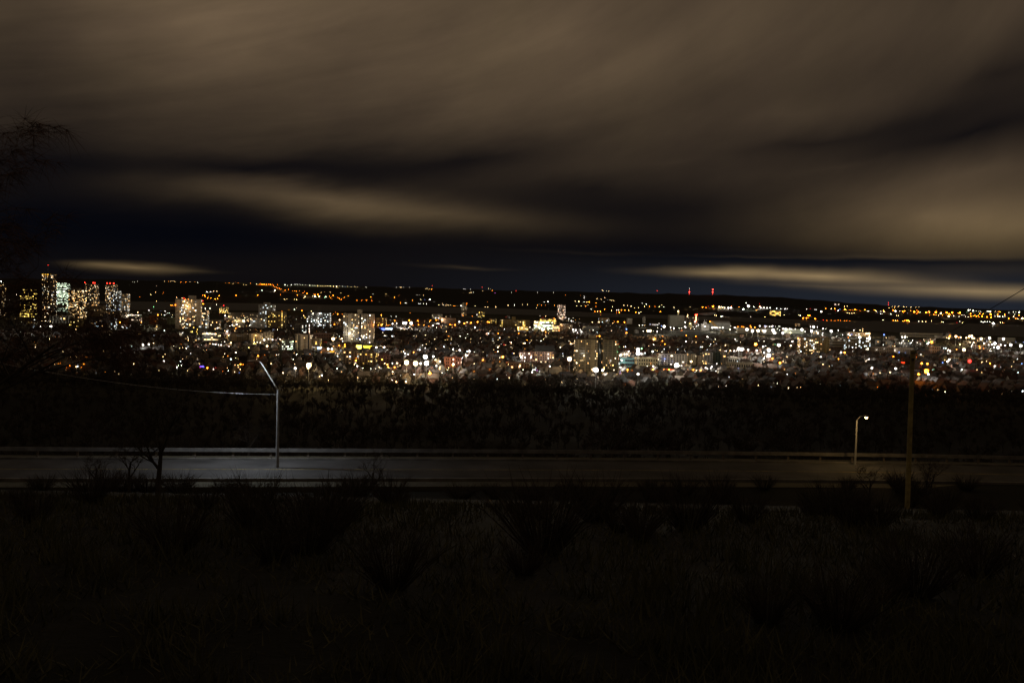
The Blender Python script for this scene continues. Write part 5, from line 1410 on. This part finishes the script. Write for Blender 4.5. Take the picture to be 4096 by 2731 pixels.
def mass_mesh(lst, which, zf):
    V_, F_, off = [], [], 0
    arr = {}
    for k in range(5):
        m = small[k][which]
        tri = []
        for f_ in m.f:
            tri += [(f_[0], f_[i], f_[i + 1]) for i in range(1, len(f_) - 1)]
        arr[k] = (np.array(m.v), np.array(tri))
    for (x, y, k, a, s_, px, py) in lst:
        v_, t_3 = arr[k]
        c_, s2 = math.cos(a), math.sin(a)
        q = np.stack([x + s_ * (v_[:, 0] * c_ - v_[:, 1] * s2), y + s_ * (v_[:, 0] * s2 + v_[:, 1] * c_), zf(x, y) + s_ * v_[:, 2]], -1)
        V_.append(q)
        F_.append(t_3 + off)
        off += len(v_)
    V_, F_ = np.concatenate(V_), np.concatenate(F_)
    me_ = bpy.data.meshes.new('wood')
    me_.vertices.add(len(V_))
    me_.vertices.foreach_set('co', V_.reshape(-1))
    me_.loops.add(F_.size)
    me_.loops.foreach_set('vertex_index', F_.reshape(-1))
    me_.polygons.add(len(F_))
    me_.polygons.foreach_set('loop_start', np.arange(0, F_.size, 3))
    me_.polygons.foreach_set('loop_total', np.full(len(F_), 3))
    me_.update()
    me_.validate()
    return me_


def wood_of(lst, name, label, zf):
    r_ = empty(name, (0, 0, 0), label)
    r_['kind'] = 'stuff'
    for which, nm, mt in ((0, 'trunks', BARK), (1, 'crowns', TWIG)):
        me_ = mass_mesh(lst, which, zf)
        me_.materials.append(mt)
        link(nm, me_, r_)


wood_of(TREES[230:7600], 'city_trees', 'mass of bare dark trees between the houses', lambda x, y: 0.0)
SL = []
for _ in range(3700):
    y = 190 + 860 * rnd.random() ** .7
    x = rnd.uniform(-.60, .60) * y
    SL.append((x, y, rnd.randrange(5), rnd.uniform(0, 6.28), rnd.uniform(.45, 1.15), 0, 0))
wood_of(SL[:3600], 'hillside_wood', 'dark bare wood covering the slope below the viewpoint', lambda x, y: float(height(x, y)))

# ------------------------------------------------------------------ near hillside
# road along the slope with kerbs
def road_y(x):
    return 75 + 6 * math.sin(x * .021 + .4) + x * .05


cl = [(x, road_y(x), 80.35 - .012 * x) for x in np.arange(-70, 74, 3.0)]


def ribbon(off0, off1, z0, z1=None):
    b = MB()
    vs_ = []
    for i, p in enumerate(cl):
        d = (Vector(cl[min(i + 1, len(cl) - 1)]) - Vector(cl[max(i - 1, 0)])).normalized()
        n = Vector((-d.y, d.x, 0)).normalized()
        for o_ in (off0, off1):
            q = Vector(p) + n * o_
            vs_.append((q.x, q.y, p[2] + z0))
        if z1 is not None:
            for o_ in (off0, off1):
                q = Vector(p) + n * o_
                vs_.append((q.x, q.y, p[2] + z1))
    m = 2 if z1 is None else 4
    fs_ = []
    for i in range(len(cl) - 1):
        a, b2 = i * m, (i + 1) * m
        fs_.append((a, a + 1, b2 + 1, b2))
        if z1 is not None:
            fs_ += [(a + 2, b2 + 2, b2 + 3, a + 3), (a, b2, b2 + 2, a + 2), (a + 1, a + 3, b2 + 3, b2 + 1)]
    return b.add(vs_, fs_)


tag(ribbon(-4.2, 4.2, .5).build('hillside_road', wall((.034, .033, .033), .95, .55, .35)), 'asphalt road running across the near slope', kind='structure')
tag(ribbon(4.2, 4.45, .2, .64).build('kerb', concrete), 'concrete kerb on the far side of the hillside road', kind='structure')
tag(ribbon(-4.45, -4.2, .2, .64).build('kerb', concrete), 'concrete kerb on the near side of the hillside road', kind='structure')
tag(ribbon(-6.4, 6.6, -.6, .42).build('road_bank', wall((.06, .055, .035), 1, .3, 1)), 'earth bank under the hillside road', kind='structure')
tag(ribbon(-.06, .06, .504).build('centre_line', wall((.20, .15, .04), .95, .7, 2)), 'yellow centre line of the hillside road', kind='structure')

gr_ = empty('guard_rail', (0, 0, 0), 'steel guard rail along the far edge of the hillside road', 'guard rail')
ribbon(5.2, 5.3, 1.0, 1.3).build('rail_beam', wall((.12, .115, .11), .8, .4, 1.5), gr_)
for i, p in enumerate(cl):
    d = (Vector(cl[min(i + 1, len(cl) - 1)]) - Vector(cl[max(i - 1, 0)])).normalized()
    o_ = Vector(p) + Vector((-d.y, d.x, 0)).normalized() * 5.4
    MB().box(o_.x - .08, o_.x + .08, o_.y - .06, o_.y + .06, p[2] - .2, p[2] + 1.25).build('rail_post', wall((.12, .10, .08)), gr_)

# cobra-head street lamp in the foreground
Yl = 75.0
hd = at_depth(1008, 1443, Yl)
pole_top = at_depth(1112, 1560, Yl)
gz = float(height(pole_top.x, Yl)) + .45
r = empty('cobra_lamp', (pole_top.x, Yl, gz), 'grey cobra-head street lamp with a long curved arm on the near slope', 'street lamp')


def loc(px, py):
    q = at_depth(px, py, Yl)
    return Vector((q.x - pole_top.x, 0, q.z - gz))


arm_pts = [loc(1112, 1560), loc(1100, 1540), loc(1077, 1502), loc(1058, 1470), loc(1046, 1452), loc(1038, 1445), loc(1026, 1441)]
MB().tube([(0, 0, -.5), (0, 0, 1), loc(1112, 1560)], [.15, .13, .075], 10).build('pole', wall((.20, .20, .20), .6, .3, 2), r)
MB().tube(arm_pts, [.055, .05, .045, .042, .04, .036, .034], 8).build('arm', wall((.62, .62, .62), .5, .1, 5), r, True)
hb = MB()
c0, c1 = loc(1026, 1441), loc(987, 1443)
ring = []
secs = [(0.0, .05, .05, 0), (.12, .11, .07, .0), (.35, .17, .085, .0), (.62, .19, .085, -.01), (.85, .13, .06, -.015), (1.0, .03, .02, -.02)]
vs_, fs_ = [], []
for t, wy, wz, dz in secs:
    c_ = c0.lerp(c1, t)
    for k in range(10):
        a = 2 * math.pi * k / 10
        zz = math.sin(a) * wz
        vs_.append((c_.x, c_.y + math.cos(a) * wy, c_.z + dz + (zz if zz > 0 else zz * .55)))
for i in range(len(secs) - 1):
    for k in range(10):
        fs_.append((i * 10 + k, i * 10 + (k + 1) % 10, i * 10 + 10 + (k + 1) % 10, i * 10 + 10 + k))
fs_ += [tuple(range(9, -1, -1)), tuple(range(50, 60))]
hb.add(vs_, fs_)
hd_o = hb.build('lamp_head', wall((.50, .47, .42), .6, .1, 8), r, True)
cm = c0.lerp(c1, .6)
lb = MB().box(cm.x - .20, cm.x + .20, cm.y - .12, cm.y + .12, cm.z - .075, cm.z - .045)
lb.mi = [1, 0, 0, 0, 0, 0]
lb.build('lamp_glass', [wall((.05, .05, .05)), emit((.85, .92, 1), 2200)], hd_o)
lamp_foot = Vector((pole_top.x, Yl, gz))

Y2 = road_y(16) + 5.3
x2 = (3440 - CX) * Y2 / F
z2 = float(height(x2, Y2)) + .45
r = empty('added_road_lamp', (x2, Y2, z2), 'added low warm road lamp that lights the utility pole on the near slope', 'street lamp')  # lamp added to light the utility pole, its source unseen
MB().tube([(0, 0, -.6), (0, 0, 4.6)], [.11, .07], 8).build('pole', metal((.4, .4, .4)), r)
MB().tube([(0, 0, 4.6), (.1, -.6, 5.0), (.2, -1.4, 5.1)], .04, 6).build('arm', metal((.4, .4, .4)), r)
hq = MB().box(.06, .34, -2.0, -1.35, 5.08, 5.2).build('lamp_head', wall((.4, .38, .33)), r)
MB().ball((.2, -1.7, 5.06), .12, .22, .12, 8, 4).build('lamp_glass', emit((1, .62, .22), 420), hq)

# wooden utility pole at the right with its wire
Yp = 55.0
pt_ = at_depth(3651, 1401, Yp)
pb_ = at_depth(3628, 2060, Yp)
gz = float(height(pb_.x, Yp))
r = empty('utility_pole', (pb_.x, Yp, gz), 'leaning weathered wooden utility pole at the right of the near slope', 'utility pole')
rel = pt_ - Vector((pb_.x, Yp, gz))
MB().tube([(0, 0, -.6), rel * .5, rel], [.15, .135, .122], 12).build('post', wall((.30, .25, .10), .9, .35, 3), r)
q = rel * .985
MB().box(q.x - .16, q.x + .17, -.19, -.10, q.z - .05, q.z + .06).build('top_band', wall((.13, .11, .06)), r)
q = at_depth(3647, 1437, Yp) - Vector((pb_.x, Yp, gz))
MB().box(q.x - .065, q.x + .05, -.24, -.11, q.z - .07, q.z + .07).build('bracket_box', wall((.02, .018, .015)), r)
q = at_depth(3646, 1449, Yp) - Vector((pb_.x, Yp, gz))
MB().tube([(q.x, -.16, q.z), (q.x, -.10, q.z)], .018, 6).build('bolt', metal(), r)
b = MB()
A, B2 = at_depth(3656, 1408, Yp), at_depth(4330, 1012, 40.0)
pts = []
for i in range(25):
    t = i / 24
    p = A.lerp(B2, t)
    p.z -= .35 * 4 * t * (1 - t) * .25
    pts.append(p)
b.tube(pts, .018, 5)
tag(b.build('overhead_wire', wall((.02, .02, .02))), 'black overhead wire rising right from the utility pole', 'wire')
b = MB()
A, B2 = at_depth(-160, 1418, 60), Vector((lamp_foot.x, lamp_foot.y, lamp_foot.z)) + Vector((0, 0, 6.0))
pts = []
for i in range(40):
    t = i / 39
    p = A.lerp(B2, t)
    p.z -= 1.2 * 4 * t * (1 - t) * .5
    pts.append(p)
b.tube(pts, .008, 4)
tag(b.build('overhead_wire', metal((.6, .6, .6), .4)), 'thin grey wire sagging from the left edge to the cobra-head lamp', 'wire')

# the dark tree at the left edge and others on the slope
w_, t_2 = tree_mesh(8, 15.5, .85, 4, 36, .0042, .40, .10, (4, 5), .009)
base = at_depth(-70, 1900, 33)
gz = float(height(base.x, 33))
r = empty('foreground_tree', (base.x - 1.0, 33, gz), 'tall bare tree with drooping reddish twigs at the left edge', 'tree')
w_.build('trunk', BARK, r, True)
t_2.build('crown', wall((.085, .042, .026), .95, .3, 2), r)
mid = []
for sd in range(3):
    w_, t_2 = tree_mesh(300 + sd, 9 + sd, .8, 3, 7, .012, .1)
    mid.append((w_.mesh('trunk', [BARK]), t_2.mesh('crown', [TWIG])))
spots = [(rnd.uniform(-62, 62), rnd.uniform(88, 185)) for _ in range(46)] + [(-20, 50), (-15.5, 42), (-27, 62), (22, 58), (29, 66), (-9, 64)]
spots.sort(key=lambda q: q[1])
n_l = {}
for x, y in spots:
    if abs(x) > .62 * y:
        continue
    z_ = float(height(x, y))
    k = rnd.randrange(3)
    s_ = rnd.uniform(.6, 1.05) if y > 80 else rnd.uniform(.38, .6)
    side = 'left' if x < -12 else ('right' if x > 12 else 'middle')
    band_ = 'just above the hillside road' if y < 80 else 'below the hillside road'
    key = (side, band_)
    n_l[key] = n_l.get(key, 0) + 1
    o = empty('slope_tree', (x, y, z_), f'{ORD[n_l[key] - 1] if n_l[key] <= 20 else str(n_l[key]) + "th"} bare tree {band_} at the {side} of the slope', 'tree', 'bare trees on the near slope', rnd.uniform(0, 6.28))
    o.scale = (s_, s_, s_)
    link('trunk', mid[k][0], o)
    link('crown', mid[k][1], o)
# shrubs on the brow
sh = []
for sd in range(3):
    b = MB()
    rr = random.Random(500 + sd)
    for _ in range(170):
        a, t = rr.uniform(0, 6.28), rr.uniform(.2, 1.0)
        d = Vector((math.cos(a) * t, math.sin(a) * t, rr.uniform(.7, 1.3))).normalized()
        L_ = rr.uniform(.5, 1.25)
        p0 = Vector((math.cos(a) * .12, math.sin(a) * .12, -.05))
        p1 = p0 + d * L_ * .6
        p2 = p0 + d * L_ + Vector((rr.uniform(-.15, .15), rr.uniform(-.15, .15), -.08))
        s_ = d.cross(Vector((rr.uniform(-1, 1), rr.uniform(-1, 1), .3))).normalized() * .008
        b.add([p0 - s_, p0 + s_, p1 + s_ * .7, p1 - s_ * .7, p2], [(0, 1, 2, 3), (3, 2, 4)])
        for _k in range(3):
            e = p1 + Vector((rr.uniform(-.25, .25), rr.uniform(-.25, .25), rr.uniform(.05, .35)))
            b.add([p1 - s_ * .5, p1 + s_ * .5, e], [(0, 1, 2)])
    sh.append(b.mesh('shrub', [TWIG]))
cnt = {}
for i in range(40):
    y = rnd.uniform(7, 34)
    x = rnd.uniform(-.6, .6) * y
    z_ = float(height(x, y))
    s_ = rnd.uniform(.5, 1.3)
    if y < 12:
        s_ *= .6
    side = 'left' if x < -y * .2 else ('right' if x > y * .2 else 'middle')
    rw = 'lowest row' if y < 14 else ('second row' if y < 24 else 'upper row')
    cnt[(side, rw)] = cnt.get((side, rw), 0) + 1
    o = link('shrub', sh[i % 3], None, (x, y, z_), rnd.uniform(0, 6.28))
    o.scale = (s_, s_, s_)
    tag(o, f'{ORD[cnt[(side, rw)] - 1]} leafless shrub of the {rw} on the {side} of the brow', 'shrub', 'leafless shrubs on the brow')
cnt = {}
for i in range(64):
    x = rnd.uniform(-40, 42)
    y = road_y(x) - rnd.uniform(6.0, 17.0)
    s_ = rnd.uniform(.9, 2.3)
    side = 'far left' if x < -22 else ('left' if x < -6 else ('middle' if x < 8 else ('right' if x < 24 else 'far right')))
    cnt[side] = cnt.get(side, 0) + 1
    o = link('roadside_bush', sh[i % 3], None, (x, y, float(height(x, y))), rnd.uniform(0, 6.28))
    o.scale = (s_ * rnd.uniform(.8, 1.3), s_, s_ * rnd.uniform(.6, 1.1))
    tag(o, f'{ORD[cnt[side] - 1] if cnt[side] <= 20 else str(cnt[side]) + "th"} leafless bush beside the hillside road at the {side}', 'bush', 'leafless bushes beside the hillside road')
# grass of the brow
gv_, gf_ = [], []
rg = np.random.default_rng(4)
n = 70000
yy = 3.5 + 32 * rg.random(n) ** 1.7
xx = rg.uniform(-.62, .62, n) * yy
tuft = np.sin(xx * 2.1 + np.sin(yy * 1.7) * 2) * np.sin(yy * 1.9 + np.sin(xx * 1.3) * 2) + .5 * np.sin(xx * 5.3 + yy * 3.1)
keep_ = rg.random(n) < np.clip(.45 + .5 * tuft, .06, 1)
xx, yy, tuft = xx[keep_], yy[keep_], tuft[keep_]
n = len(xx)
zz = height(xx, yy)
ang_ = rg.uniform(0, 6.28, n)
hh_ = rg.uniform(.05, .34, n) ** 1.0 * np.clip(.55 + .6 * tuft, .3, 1.5)
wd = .006 + .0006 * yy
lx, ly = rg.normal(0, .09, n), rg.normal(0, .09, n)
V_ = np.stack([np.stack([xx - np.cos(ang_) * wd, yy - np.sin(ang_) * wd, zz - .02], -1), np.stack([xx + np.cos(ang_) * wd, yy + np.sin(ang_) * wd, zz - .02], -1),
               np.stack([xx + lx, yy + ly, zz + hh_], -1)], 1).reshape(-1, 3)
me = bpy.data.meshes.new('grass')
me.from_pydata(V_.tolist(), [], np.arange(3 * n).reshape(-1, 3).tolist())
me.materials.append(wall((.055, .055, .022), .95, .4, 1.5))
tag(link('grass', me), 'short winter grass on the brow of the hill', 'grass', kind='stuff')

# scratch properties of the builder are not part of the scene
for o in bpy.data.objects:
    for k in ('_w', '_h', '_d'):
        if k in o:
            del o[k]
